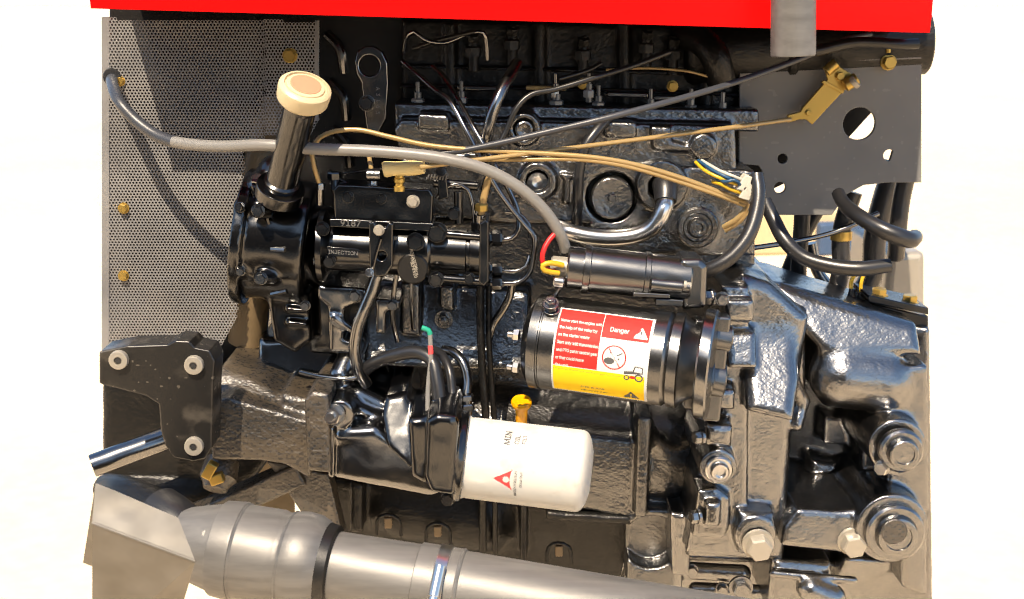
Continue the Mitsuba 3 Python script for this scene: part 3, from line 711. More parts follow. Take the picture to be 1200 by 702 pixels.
line('pump_link', 'thin steel link hanging under the rating disc', 'link', [(482, 330, -.06), (482, 355, -.05), (484, 385, -.02)], 2.2, GLOSS)
line('oil_hose', 'fat black hose arching over to the filter head', 'hose', [(420, 440, -.03), (440, 425, -.06), (465, 416, -.08), (490, 413, -.09), (506, 422, -.1), (512, 445, -.11), (516, 478, -.12)], 7.5, RUBBER, 'black hoses at the filter mount')
line('oil_hose', 'narrow black hose right of the fat hose at the filter head', 'hose', [(505, 408, -.05), (518, 416, -.07), (527, 435, -.09), (530, 460, -.1), (532, 480, -.11)], 5.0, RUBBER, 'black hoses at the filter mount')
line('oil_hose', 'black hose curling up behind the filter head fittings', 'hose', [(545, 470, -.07), (548, 445, -.06), (541, 422, -.05), (530, 412, -.04), (520, 410, -.03)], 5.5, GLOSS, 'black hoses at the filter mount')
t = thing('vent_tube', 'thin pale vent tube with a green tip standing left of the filter head', 'tube')
add(t, 'tube', tube([(504, 392, -.1), (505, 420, -.105), (502, 450, -.11), (501, 487, -.12)], 2.7, 12), SLEEVE)
add(t, 'red_band', tube([(504.3, 405, -.1025), (505, 415, -.1045)], 2.95, 12), LOGORED, label='faded red band near the top of the tube')
add(t, 'tip', tube([(504, 392, -.1), (502, 387, -.1), (494, 384, -.1)], 2.9, 12), WIRE['green'], label='green plastic tip')

t = thing('coolant_pipe', 'polished steel coolant elbow pipe curving into the block', 'pipe')
add(t, 'pipe', tube([(780, 232, -.02), (779, 240, -.03), (774, 254, -.032), (764, 267, -.03), (748, 275, -.028), (720, 279, -.026), (690, 277, -.025), (664, 271, -.02), (655, 268, -.01)], 9.8, 28), STEEL)
add(t, 'rubber_elbow', tube([(776, 212, .012), (779, 217, -.012), (780, 226, -.02), (780, 236, -.026)], [15, 15, 14, 12.5], 28), RUBBER)

# wires and connector
t = thing('plug_connector', 'white plastic wiring connector beside the grey plate', 'connector')
add(t, 'shell', plate([(868, 213), (874, 205), (882, 208), (880, 215), (884, 222), (878, 236), (866, 232), (870, 224), (862, 222)], -.06, 18, 1.5, .6, [(874, 222, 1.6)]), WIRE['white'])
for i, (c, p) in enumerate([('yellow', [(815, 190, -.03), (826, 200, -.05), (842, 208, -.06), (868, 218, -.055)]), ('blue', [(818, 188, -.03), (836, 200, -.052), (852, 208, -.062), (870, 215, -.055)]), ('white', [(822, 188, -.03), (845, 201, -.055), (858, 206, -.062), (872, 212, -.055)]), ('yellow', [(835, 213, -.05), (845, 216, -.06), (856, 222, -.06), (868, 226, -.055)]), ('blue', [(838, 208, -.05), (850, 213, -.064), (860, 211, -.066), (870, 219, -.055)])]):
    tt = thing(f'{c}_wire' if c != 'yellow' or i else 'yellow_wire', f'thin {c} wire {"entering the top of" if i in (0,) else "lowest into" if i == 3 else "crossing in the middle towards" if i == 1 else "topmost into" if i == 2 else "curling in front of the others into"} the white connector', 'wire')
    add(tt, 'wire', tube(p, 1.9, 10), WIRE[c])
line('wiring_conduit', 'thick black wiring conduit curving down right of the white connector', 'conduit', [(886, 205, -.05), (889, 225, -.06), (886, 250, -.07), (876, 278, -.08), (858, 300, -.085), (842, 311, -.085), (826, 318, -.08)], 8.3, RUBBER)
line('tan_sleeve', 'pair of tan pipe ends bending down beside the conduit', 'pipe', [(876, 238, -.045), (872, 248, -.045), (862, 258, -.04), (848, 266, -.03)], 3.2, TAN, 'tan pipe ends beside the conduit')
line('tan_sleeve', 'lower tan pipe end bending down beside the conduit', 'pipe', [(876, 246, -.045), (870, 256, -.043), (860, 264, -.036), (850, 270, -.03)], 2.8, TAN, 'tan pipe ends beside the conduit')

# ================================================================== STARTER MOTOR
t = thing('starter_motor', 'black starter motor with a red and yellow danger sticker', 'starter motor')
SA, SB = P(633, 400, -.085), P(788, 421, -.122); sd = nrm(SB - SA); SR = 52.0
L = np.linalg.norm(SB - SA) * 1000
add(t, 'yoke', lathe(SA, SB, [(8, 47), (9, SR), (L - 6, SR), (L - 4, SR - 1.5), (L, SR - 4)], 72), STARTER)
add(t, 'end_cap', lathe(SA - sd * .016, SB, [(0, 24), (1, 30), (4, 40), (8, 46), (12, SR), (20, SR + .6), (22, SR + .6), (22.6, SR - 1), (24, SR - 1)], 72), STARTER)
add(t, 'drive_end', lathe(SA + sd * (L - 2) * .001, SB + sd, [(0, 47), (2, 52), (12, 52), (14, 48), (26, 40), (36, 38), (38, 30)], 64), STARTER)
fl = SB + sd * .030
ux = nrm(np.cross(FRONT, sd)); 
add(t, 'mounting_flange', [lathe(fl, fl + sd, [(0, 58), (2, 60), (12, 60), (14, 58)], 48)], GLOSS)
def starter_pt(s, ang, extra=0.0):
    """Point s mm along the starter, at this angle (0 faces the front, positive upwards)."""
    f0 = FRONT - sd * (FRONT @ sd); f0 /= np.linalg.norm(f0); u0 = np.cross(f0, sd); u0 = u0 if u0[2] > 0 else -u0
    return SA + sd * s * .001 + (f0 * math.cos(ang) + u0 * math.sin(ang)) * (SR + extra) * .001, f0 * math.cos(ang) + u0 * math.sin(ang)
def wrap(m, extra):
    v = np.array(m.vertices); out = []
    f0 = FRONT - sd * (FRONT @ sd); f0 /= np.linalg.norm(f0); u0 = np.cross(f0, sd); u0 = u0 if u0[2] > 0 else -u0
    a = v[:, 1] / SR
    r = (SR + extra + v[:, 2]) * .001
    m = m.copy(); m.vertices = SA + v[:, :1] * sd * .001 + (f0 * np.cos(a)[:, None] + u0 * np.sin(a)[:, None]) * r[:, None]
    return m
def patch(x0, x1, y0, y1, extra):
    nx, ny = 2, max(2, int((y1 - y0) / 2)); xs, ys = np.linspace(x0, x1, nx), np.linspace(y0, y1, ny)
    v = np.array([[a, b, 0] for a in xs for b in ys]); q = np.array([[i * ny + j, (i + 1) * ny + j, (i + 1) * ny + j + 1, i * ny + j + 1] for i in range(nx - 1) for j in range(ny - 1)])
    return wrap(trimesh.Trimesh(v, np.vstack([q[:, [0, 1, 2]], q[:, [0, 2, 3]]]), process=False), extra)
def wtext(s, x, y, h, extra, width=None, bold=False):
    m = meshkit.text_mesh(s, h, .15, bold); v = np.array(m.vertices)
    if width: v[:, 0] *= width / v[:, 0].max()
    v[:, 0] += x; v[:, 1] += y; m.vertices = v
    return wrap(m, extra)
def wpoly(g, extra):
    g = g.segmentize(1.5) if hasattr(g, 'segmentize') else g
    m = trimesh.creation.extrude_polygon(g, .12, engine='earcut'); return wrap(m, extra)
x0, x1, xm = 27.0, 126.0, 75.0; yt, yb, yy = 56.0, -47.0, -9.0      # sticker limits: along the motor, and arc length up and down
k = add(t, 'danger_sticker', patch(x0 - 2, x1 + 3, yb - 2, yt + 2, .25), S_WHITE, True)
add(k, 'red_text_panel', patch(x0, xm - .4, yy, yt, .45), S_RED, True)
add(k, 'red_heading_panel', patch(xm + .4, x1, 27, yt, .45), S_RED, True)
add(k, 'white_panel', patch(xm + .4, x1, yy + .4, 26, .45), S_WHITE, True)
add(k, 'yellow_panel', patch(x0, x1, yb, yy - 1, .45), S_YELLOW, True)
rows = ['Never start the engine with', 'the help of the relay by', 'on the starter motor', 'Start only with transmission', 'and PTO put in neutral gear', 'or they could move', 'the unit.']
add(k, 'white_lettering', [wtext(s, x0 + 2, 39 - 8.2 * i, 3.4, .5, min(45, len(s) * 1.72), True) for i, s in enumerate(rows)], S_WHITE, False)
add(k, 'heading_lettering', wtext('Danger', xm + 8, 34.5, 5.2, .5, 21, True), S_WHITE, False)
tri = lambda cx, cy, w, h: Polygon([(cx - w, cy - h), (cx + w, cy - h), (cx, cy + h)]).buffer(1, quad_segs=3)
excl = lambda cx, cy, s: [Polygon([(cx - .5 * s, cy + 1.4 * s), (cx + .5 * s, cy + 1.4 * s), (cx + .25 * s, cy - .6 * s), (cx - .25 * s, cy - .6 * s)]), Point(cx, cy - 1.6 * s).buffer(.4 * s)]
add(k, 'warning_triangle', wpoly(tri(xm + 42, 36.5, 6.5, 5.5), .5), S_WHITE, False)
add(k, 'warning_mark', [wpoly(g, .68) for g in excl(xm + 42, 35.8, 2)], S_BLACK, False)
add(k, 'warning_triangle', wpoly(tri(x1 - 14, -38, 7.5, 4.8), .5), S_BLACK, False)
add(k, 'warning_mark', [wpoly(g, .68) for g in excl(x1 - 14, -38.8, 2)], S_YELLOW, False)
cx, cy = xm + 17, 7
ring = Point(cx, cy).buffer(13).difference(Point(cx, cy).buffer(11.7))
add(k, 'prohibition_ring', [wpoly(ring, .55), wpoly(affinity.rotate(Polygon([(cx - 12, cy - .5), (cx + 12, cy - .5), (cx + 12, cy + .5), (cx - 12, cy + .5)]), -55, origin=(cx, cy)), .62)], S_RED, False)
add(k, 'motor_pictogram', [wpoly(affinity.scale(Point(cx - 5, cy - 4).buffer(4), 1.4, .9), .5), wpoly(Point(cx - 4, cy + 5).buffer(1), .5), wpoly(affinity.rotate(Polygon([(cx + 2, cy + 3), (cx + 9, cy + 3), (cx + 9, cy + 4.2), (cx + 2, cy + 4.2)]), 30, origin=(cx + 5, cy + 4)), .5), wpoly(Point(cx + 5, cy - 1).buffer(1), .5)], INK, False)
tx, ty = xm + 40, -12
add(k, 'tractor_pictogram', [wpoly(Point(tx + 5, ty).buffer(4.6).difference(Point(tx + 5, ty).buffer(3)), .5), wpoly(Point(tx - 8, ty - 1).buffer(3).difference(Point(tx - 8, ty - 1).buffer(1.8)), .5),
    wpoly(Polygon([(tx - 11, ty + 3), (tx - 11, ty + 6), (tx - 2, ty + 7), (tx, ty + 13), (tx + 9, ty + 12), (tx + 9, ty + 5), (tx, ty + 4)]).difference(Polygon([(tx - .5, ty + 6.5), (tx + 1, ty + 12), (tx + 8, ty + 11), (tx + 8, ty + 6)])), .5)], INK, False)
add(k, 'tractor_spot', wpoly(affinity.scale(Point(tx - 2, ty).buffer(2), 1.5, .8), .6), S_RED, False)
add(k, 'yellow_rule', [patch(x0, x1, yy - 4.3, yy - 4.0, .5), wtext('STOP  ENGINE', x0 + 30, -35.5, 2.2, .5, 26), wtext('REMOVE KEY', x0 + 30, -41.5, 2.2, .5, 30)], INK, False)
for ang in (.35, -.75):
    p, n = starter_pt(-16, ang, -14); add(t, 'through_bolt', [hexhead(p, -sd, 11, 7), rod(p, p - sd * .013, 3.5)], STEEL, 25)
p, n = starter_pt(16, .98)
add(t, 'terminal', [rod(p - n * .004, p + n * .02, 4, n=20), rod(p, p + n * .004, 9), hexhead(p + n * .005, n, 13, 6), rod(p + n * .011, p + n * .013, 9), hexhead(p + n * .013, n, 11, 5)], CAST, 25)
add(t, 'strap', tube([p + n * .012, P(655, 338, -.10), P(661, 326, -.10)], 2.6, 10), GLOSS)

s = thing('starter_solenoid', 'glossy dark cylinder solenoid lying on top of the starter motor', 'solenoid')
A, B = P(664, 313, -.085), P(798, 327, -.09); e = nrm(B - A)
R = 25
add(s, 'body', lathe(A, B, [(0, 21), (2, 23), (20, 23), (21, 26.5), (25, 26.5), (26, 25), (84, 25), (85, 26.5), (90, 26.5), (91, 25), (134, 25), (136, 23)], 56), STARTER)
add(s, 'terminal_cap', lathe(A - e * .018, B, [(0, 9), (2, 11), (19, 11), (20, 11)], 32), PALESTEEL)
add(s, 'terminal', [rod(A - e * .004 + [0, -.016, -.014], A - e * .014 + [0, -.016, -.014], 6), hexhead(A - e * .010 + [0, -.016, -.014], -e, 9, 5)], STEEL, 25)
add(s, 'band', lathe(A + e * .018, B, [(0, 25.2), (.5, 27), (5, 27), (5.5, 25.2)], 56), STARTER)
add(s, 'lever_housing', plate([(797, 303), (822, 304), (830, 312), (828, 362), (800, 364), (796, 345)], -.108, 45, 7, 5), STARTER)
add(s, 'cradle', [box((782, 350, -.09), (15, 20, 4), ry=3), box((762, 343, -.1), (20, 14, 2.5), ry=3)], STARTER)
add(s, 'plunger_cover', lathe(P(762, 333, -.11), P(806, 337, -.112), [(0, 5), (1, 7.5), (34, 7.5), (35, 6), (42, 6), (43, 4)], 28), STARTER)
bolts(s, [(803, 334, -.112, 9, e)], PALESTEEL)

# ================================================================== OIL FILTER
t = thing('filter_mount', 'black cast filter head block left of the white oil filter', 'filter head')
fh = [PX([(500, 494), (512, 486), (534, 488), (538, 500), (532, 582), (505, 578), (498, 560)], -.185, -.07, 7, k=6),
      PX([(478, 492), (505, 488), (500, 570), (482, 560)], -.14, -.02, 8, k=10), CYL((536, 534, -.13), (545, 535, -.13), 50, rd=2, k=4),
      PX([(450, 470), (476, 466), (484, 500), (482, 540), (455, 520), (446, 490)], -.09, .06, 6, k=8, lean=.6)]
add(t, 'casting', casting(fh, 2.4, .3), ENAMEL, True)
bolts(t, [(525, 584, -.12, 12), (470, 470, -.06, 12, Z3)], GLOSS)
for x, y, c in [(516, 484, -.12), (531, 484, -.11), (546, 478, -.075)]:
    add(t, 'hose_fitting', [rod((x, y + 8, c), (x - 1, y - 16, c), 7.5), hexhead(P(x, y + 2, c), Z3, 18, 8), hexhead(P(x - .5, y - 10, c), Z3, 16, 6)], GLOSS, 25)
t = thing('oil_filter', 'white spin-on oil filter canister with a red triangle emblem', 'oil filter')
FA, FB = P(540, 535, -.128), P(688, 553, -.152); fd = nrm(FB - FA); FL = np.linalg.norm(FB - FA) * 1000; FR = 44.5
add(t, 'canister', lathe(FA, FB, [(0, FR - 4), (1.2, FR - 1), (2.5, FR + .8), (6, FR + 1), (7.5, FR), (9, FR - .6), (12, FR), (FL - 9, FR), (FL - 5, FR - 1), (FL - 2, FR - 3.5), (FL + 1, FR - 9), (FL + 4, FR - 20), (FL + 5, .1)], 80), WHITE)
add(t, 'seal_ring', lathe(FA - fd * .004, FB, [(0, FR - 5), (1, FR - 3), (4, FR - 3), (5, FR - 5)], 64), RUBBER)
def fwrap(m, extra=.2):
    v = np.array(m.vertices); m = m.copy()
    f0 = FRONT - fd * (FRONT @ fd); f0 /= np.linalg.norm(f0); u0 = np.cross(f0, fd); u0 = u0 if u0[2] > 0 else -u0
    a = v[:, 1] / FR; m.vertices = FA + v[:, :1] * fd * .001 + (f0 * np.cos(a)[:, None] + u0 * np.sin(a)[:, None]) * ((FR + extra + v[:, 2]) * .001)[:, None]
    return m
fpoly = lambda g, e=.15: fwrap(trimesh.creation.extrude_polygon(g.segmentize(2), .12, engine='earcut'), e)
def fvert(s, x, y, h, e=.15, width=None, bold=False):
    m = meshkit.text_mesh(s, h, .12, bold); v = np.array(m.vertices)
    if width: v[:, 0] *= width / v[:, 0].max()
    m.vertices = np.stack([x - v[:, 1], y + v[:, 0], v[:, 2]], 1); return fwrap(m, e)
ex, ey = 55, -3
tri3 = Polygon([(ex - 10, ey), (ex + 10, ey + 12), (ex + 10, ey - 12)])
em = tri3.difference(Point(ex + 3.5, ey).buffer(3.6)).difference(Polygon([(ex - 5.6, ey + 4.4), (ex + 8, ey + 12.2), (ex + 9, ey + 10.6), (ex - 4.6, ey + 2.8)])).difference(Polygon([(ex - 5.6, ey - 4.4), (ex + 8, ey - 12.2), (ex + 9, ey - 10.6), (ex - 4.6, ey - 2.8)]))
add(t, 'emblem', [fpoly(q) for q in getattr(em, 'geoms', [em])], LOGORED, False, label='red triangle emblem with white rings, pointing left')
add(t, 'lettering', [fvert('MIN', 58, 34, 6.5, bold=True), fvert('OIL', 68, 36, 5, bold=True), fvert('FILT', 75, 37, 4, bold=True)], INK, False, label='grey lettering printed sideways near the top')
add(t, 'small_lettering', [fvert('MASSEY FERGUSON', ex + 15, ey - 20, 2.8, width=30), fvert('GENUINE', ex + 21, ey - 8, 2.6, width=18)], INK, False)
add(t, 'scuff_mark', [fpoly(Polygon([(48, -57), (54, -54), (53, -58), (58, -60), (56, -63), (60, -66), (52, -61)])), fpoly(Polygon([(64, -56), (70, -58), (69, -61), (66, -59)])), fpoly(Polygon([(68, -62), (73, -63), (70, -64)]))], S_BLACK, False, label='black grease smudges on the lower edge')
t = thing('dipstick', 'yellow plastic dipstick handle above the white oil filter', 'dipstick')
c = P(611, 490, -.045); u = nrm([0.0, -.35, 1])
add(t, 'handle', lathe(c - u * .006, c + u, [(0, 6.5), (8, 6.8), (14, 7), (20, 7.5), (24, 10.5), (27, 12), (30, 12.2), (32, 11), (31.5, 8), (31, .1)], 32), YELLOW)

# ================================================================== FRONT AXLE SUPPORT, LEFT
t = thing('axle_bracket', 'flat black front axle bracket plate with three pale bushes', 'bracket')
g = [(116, 412), (150, 405), (196, 404), (206, 399), (222, 400), (228, 407), (246, 411), (252, 424), (250, 450), (248, 525), (240, 538), (226, 541), (203, 536), (193, 522), (188, 505), (186, 474), (170, 464), (116, 450)]
add(t, 'plate', plate(g, -.13, 42, 2.5, 3), BRACKET)
add(t, 'casting_lug', box((213, 404, -.10), (10, 16, 5), ry=4), ROUGHCAST)
for x, y in [(140, 421), (228, 427), (228, 522)]:
    c = P(x, y, -.13)
    add(t, 'bush', lathe(c + [0, .01, 0], c + FRONT, [(0, 10.5), (13, 10.5), (16, 10), (16.5, 9), (16.5, 4.2), (12, 3.6), (12, .1)], 36), PALESTEEL, 35)
    add(t, 'bush_hole', lathe(c + [0, -.0062, 0], c + FRONT, [(0, 3.2), (.4, 3.2), (.4, .1)], 16), S_BLACK)
t = thing('axle_tube', 'shiny dark steel tube below the axle bracket at the left', 'tube')
add(t, 'tube', rod((108, 546, -.06), (215, 506, -.02), 13.5), GLOSS)
t = thing('front_support', 'rough black cast front support carrying the engine, its side face dusty', 'casting')
fs = [PX([(247, 472), (268, 466), (362, 494), (364, 562), (335, 545), (305, 540), (247, 540)], -.075, .15, 4, k=6),
      PX([(250, 440), (300, 452), (362, 478), (362, 500), (250, 474)], -.045, .15, 6, k=8, lean=.9),
      PX([(330, 462), (372, 470), (372, 500), (330, 490)], -.06, .12, 8, k=8),
      PX([(356, 470), (366, 459), (386, 462), (388, 555), (360, 553)], -.10, .12, 4, k=5)]
add(t, 'casting', casting(fs, 2.6, 1.0), ROUGHCAST, True)
t = thing('sump_front', 'glossy black cast front of the oil pan beside the front support', 'oil pan')
sf = [PX([(386, 470), (420, 455), (470, 480), (485, 520), (520, 570), (505, 575), (386, 556)], -.05, .2, 10, k=10),
      PX([(392, 505), (440, 500), (486, 530), (520, 578), (505, 584), (392, 562)], -.085, .1, 10, k=12),
      PX([(300, 400), (440, 400), (470, 480), (390, 480), (300, 455)], .05, .2, 8, k=14, lean=.3),
      CAP((402, 470, -.06), (445, 492, -.055), 6, k=8), CAP((445, 492, -.055), (432, 506, -.07), 6, k=8), CAP((432, 506, -.07), (398, 510, -.08), 6, k=8),
      front_cyl(398, 486, -.085, .05, 17, k=6),
      CAP((400, 440, -.03), (418, 400, -.0), 14, k=12),
      PX([(384, 500), (392, 500), (392, 562), (384, 560)], -.092, .1, 3, k=4)]
add(t, 'casting', casting(sf, 2.6, .5), GLOSS, True)
bolts(t, [(392, 486, -.088, 18)], STEEL, d=nrm([-.15, -1, .15]), stud=5)
t = thing('oil_pan', 'black ribbed oil pan in shadow below the white oil filter', 'oil pan')
op = [PX([(385, 552), (530, 572), (740, 600), (745, 720), (385, 720)], .05, .35, 8, lean=-.25), CAP((470, 590, .06), (560, 605, .06), 45, k=16),
      PX([(610, 590), (618, 590), (618, 660), (610, 660)], .01, .1, 3, k=4), PX([(410, 565), (425, 568), (425, 625), (410, 625)], .0, .1, 4, k=6),
      PX([(640, 600), (740, 606), (740, 616), (640, 610)], .0, .1, 3, k=4)]
add(t, 'casting', casting(op, 3.2, .4), GRIME, True)
for x, y in [(455, 612), (513, 622), (655, 645)]:
    add(t, 'drain_lug', [tube([(x - 14, y + 14, .0), (x - 12, y - 4, .0), (x - 2, y - 9, .0), (x + 12, y - 4, .0), (x + 15, y + 16, .0)], 2.2, 8)], GRIME)
    add(t, 'drain_slot', box((x, y, .005), (4.5, 4, 7)), BROWN)
t = thing('steering_arm', 'dark dusty steel arm slanting below the axle bracket', 'arm')
add(t, 'arm', box((290, 580, -.02), (75, 18, 14), ry=-25, bev=3), ROUGHCAST)
add(t, 'joint', lathe(P(262, 536, -.03), P(250, 580, -.06), [(0, 12), (4, 20), (26, 22), (34, 16), (40, 14)], 28), ROUGHCAST)
add(t, 'brass_fitting', [box((246, 551, -.07), (6, 6, 10), ry=30), box((254, 561, -.07), (8, 5, 6), ry=-20)], BRASS)
t = thing('support_web', 'dusty tan web plate slanting under the front support', 'web plate')
add(t, 'web', plate([(312, 540), (340, 545), (385, 556), (402, 630), (372, 630)], -.03, 30, 3, 1), ROUGHCAST)

# ================================================================== EXHAUST PIPE, BOX
t = thing('exhaust_pipe', 'large bare steel pipe with a bulged coupling running along the bottom', 'pipe')
EA, EB = P(212, 634, -.20), P(920, 758, -.285); ed = nrm(EB - EA); EL = np.linalg.norm(EB - EA) * 1000
add(t, 'flared_end', lathe(EA, EB, [(0, 30), (0, 35), (6, 37), (28, 43), (44, 47), (46, 44)], 72), BRUSHED)
add(t, 'band', lathe(EA, EB, [(42, 44), (42.5, 49), (44, 50), (64, 52), (66, 51.5), (66.5, 46)], 72), BRUSHED, label='bright steel band round the coupling')
add(t, 'coupling', lathe(EA, EB, [(65, 46), (66, 49), (68, 50), (106, 50.5), (110, 49), (117, 49), (121, 51.5), (132, 53), (145, 51.5), (155, 47), (162, 40), (165, 34)], 84), BRUSHED)
add(t, 'collar', lathe(EA, EB, [(150, 33), (150.5, 44), (154, 46), (166, 44), (168, 41), (168, 33)], 64), SATIN, label='dark collar where the bulge meets the pipe')
add(t, 'front_pipe', lathe(EA, EB, [(160, 36), (164, 38), (262, 39.5), (266, 39.5)], 72), BRUSHED)
add(t, 'sleeve', lathe(EA, EB, [(255, 39), (256, 41.5), (298, 42), (300, 40)], 72), BRUSHED)
add(t, 'rear_pipe', lathe(EA, EB, [(296, 38), (298, 40.5), (EL, 41)], 72), BRUSHED)
add(t, 'hole', (lambda n_: lathe(EA + ed * .037 + n_ * .040, EA + ed * .037 + n_, [(0, 3), (5.2, 3), (5.2, .1)], 18))(nrm(np.array([0, -.75, .66]) - ed * (ed @ np.array([0, -.75, .66])))), S_BLACK)
for f in (67, 118, 300):
    add(t, 'weld_bead', lathe(EA, EB, [(f - 3, 38), (f - 2, 50.2 if f < 200 else 41.8), (f, 51.6 if f < 200 else 42.8), (f + 2, 50.2 if f < 200 else 41.8), (f + 3, 38)], 90), BRUSHED)
c = add(t, 'hose_clamp', lathe(EA, EB, [(276, 41.5), (276, 43.4), (288, 43.4), (288, 41.5)], 72), STEEL)
cc = EA + ed * .282 + nrm(np.array([0, -.8, .6]) - ed * (ed @ np.array([0, -.8, .6]))) * .046
cu = nrm(np.cross(ed, nrm([0, -.8, .6])))
add(c, 'screw_housing', [rod(cc - cu * .012, cc + cu * .02, 6), rod(cc + cu * .018, cc + cu * .026, 5)], STEEL)
t = thing('exhaust_elbow', 'dark sooty pipe elbow entering the left end of the steel pipe', 'elbow')
add(t, 'elbow', tube([(126, 572, -.10), (150, 580, -.14), (185, 600, -.17), (220, 630, -.2)], [17, 20, 24, 27], 32), GRIME)
add(t, 'collar', tube([(186, 601, -.172), (202, 612, -.185), (224, 634, -.2)], 29, 32), RUBBER, label='black rubber collar')
t = thing('step_box', 'folded bare metal step box in the lower left corner', 'box')
g = [(60, 0), (165, 0), (178, 20), (150, 62), (60, 62)]
c0 = P(132, 574, -.36)
def on_plane(px, py, p0, n):
    d = P(px, py, 1.0) - EYE
    return EYE + d * (((p0 - EYE) @ n) / (d @ n))
q0 = P(132, 622, -.39); nt = nrm([.10, -.62, .78])
pts = [on_plane(x, y, q0, nt) for x, y in [(112, 566), (135, 575), (209, 607), (229, 658), (132, 622), (108, 613)]]
nf = np.cross(pts[4] - pts[3], np.array([0, .25, -1.0])); 
pts += [on_plane(x, y, q0, nf) for x, y in [(190, 692), (132, 735), (108, 735)]]
low = [p + np.array([-.05 if p[0] > -.45 else .004, .09, -.12 if p[2] > .7 else -.03]) for p in pts]
faces_top = [[0, 5, 4, 1], [1, 4, 3, 2]]
faces_front = [[5, 8, 7, 4], [4, 7, 6, 3]]
v = np.array(pts + low); n = len(pts)
ff = faces_top + faces_front + [[2, 3, 3 + n, 2 + n], [3, 6, 6 + n, 3 + n], [0, 1, 1 + n, n], [1, 2, 2 + n, 1 + n], [6, 7, 7 + n, 6 + n]]
m = trimesh.Trimesh(v, [q[:3] for q in ff] + [[q[0], q[2], q[3]] for q in ff], process=False)
STEPMET = mat('step_metal', {'type': 'twosided', 'bsdf': bump({'type': 'principled', 'base_color': mikit.proc(lambda p, n, uv: mikit.mix((0.10, 0.09, 0.072), (0.19, 0.182, 0.168), mikit.fbm(p.x * 30, p.y * 30, p.z * 30, 4))), 'roughness': 0.42, 'metallic': 0.6}, orange_peel, 0.0006)})
add(t, 'sheet', m, STEPMET, 20)
add(t, 'edge', tube([pts[5], pts[4], pts[3]], 1.6, 10), STEPMET)

# ================================================================== BELL HOUSING AND GEARBOX, RIGHT
t = thing('clutch_housing', 'glossy black cast clutch housing right of the starter with a bolted flange', 'gearbox casing')
bh = [
    PX([(872, 322), (905, 333), (950, 372), (945, 400), (932, 470), (922, 640), (920, 660), (806, 656), (808, 640), (815, 560), (850, 480), (850, 400), (846, 345)], -.05, .10, 14, k=8, lean=.0),
    PX([(868, 330), (905, 338), (938, 385), (934, 440), (920, 480), (868, 470)], -.06, .12, 16, k=16, lean=.75),
    PX([(850, 352), (884, 352), (884, 378), (850, 376)], -.08, .2, 5, k=6), PX([(852, 392), (888, 392), (886, 430), (852, 430)], -.085, .2, 6, k=8, lean=.5),
    PX([(846, 335), (878, 337), (876, 655), (804, 648), (812, 610), (846, 540)], -.066, .1, 4, k=6),
    PX([(830, 455), (862, 458), (862, 482), (828, 480)], -.10, .1, 7, k=6),
    PX([(828, 497), (860, 500), (858, 526), (828, 524)], -.10, .1, 8, k=6),
    front_cyl(842, 548, -.10, .1, 21, k=5), 
    PX([(818, 575), (840, 572), (856, 584), (855, 620), (848, 632), (812, 630)], -.085, .1, 5, k=6),
    PX([(828, 590), (846, 590), (844, 618), (826, 618)], -.10, .1, 6, k=6),
    PX([(785, 600), (812, 605), (808, 676), (788, 676)], -.03, .1, 5, k=6),
    front_cyl(886, 628, -.085, .1, 24, k=8), PX([(866, 600), (908, 602), (905, 650), (866, 650)], -.08, .1, 6, k=6),
    PX([(930, 360), (945, 362), (944, 498), (928, 500)], -.02, .3, 4, k=6),
    CAP((932, 448, -.045), (941, 470, -.035), 7, k=6), CAP((941, 470, -.035), (934, 498, -.045), 7, k=6),
]
add(t, 'casting', casting(bh, 2.3, .5), CAST, True)
bolts(t, [(833, 349, -.07, 15, nrm([-1, -.4, .1])), (846, 350, -.085, 12), (818, 470, -.09, 14, nrm([-1, -.5, 0])), (822, 512, -.1, 13, nrm([-1, -.3, 0])), (818, 605, -.09, 13, nrm([-1, -.3, 0]))], CAST)
c = P(842, 549, -.10)
add(t, 'socket_plug', lathe(c, c + FRONT, [(0, 15.5), (5, 15.5), (7, 14), (7, 11), (12, 10.5), (14, 9), (14, 6.5), (9, 6), (9, .1)], 36), STEEL)
bolts(t, [(888, 637, -.088, 26)], PALESTEEL, d=nrm([0, -1, -.1]), washer=1.4, part='nut')
add(t, 'lower_casing', casting([PX([(730, 640), (930, 650), (1000, 660), (1000, 725), (730, 725)], .06, .3, 10, lean=-.3), CAP((800, 668, .02), (870, 672, .0), 11, k=10), CAP((815, 690, .02), (905, 694, .01), 9, k=8), PX([(786, 655), (800, 655), (800, 700), (786, 700)], .0, .2, 4)], 2.6, .5), CAST, True)
bolts(t, [(810, 668, .0, 13), (846, 690, -.002, 12), (760, 668, .055, 12)], CAST)
s = thing('starter_bracket', 'dark bolted lugs between the starter nose and the clutch housing flange', 'bracket')
add(s, 'clamp', [lathe(P(808, 392, -.10), P(858, 398, -.10), [(0, 7), (2, 8), (14, 8), (15, 20), (26, 20), (28, 16), (44, 16), (46, 14)], 32),
                 lathe(P(800, 440, -.10), P(850, 446, -.10), [(0, 20), (2, 24), (16, 27), (30, 27), (32, 20), (44, 20), (46, 18)], 36)], STARTER)
add(s, 'stud', [rod((800, 391, -.105), (818, 393, -.105), 4.5), hexhead(P(812, 392, -.105), X3, 13, 7)], BRASS, 25)
add(s, 'side_bar', [box((812, 425, -.115), (5, 10, 50), ry=6, bev=2), box((838, 430, -.10), (10, 12, 60), ry=4, bev=3)], STARTER)

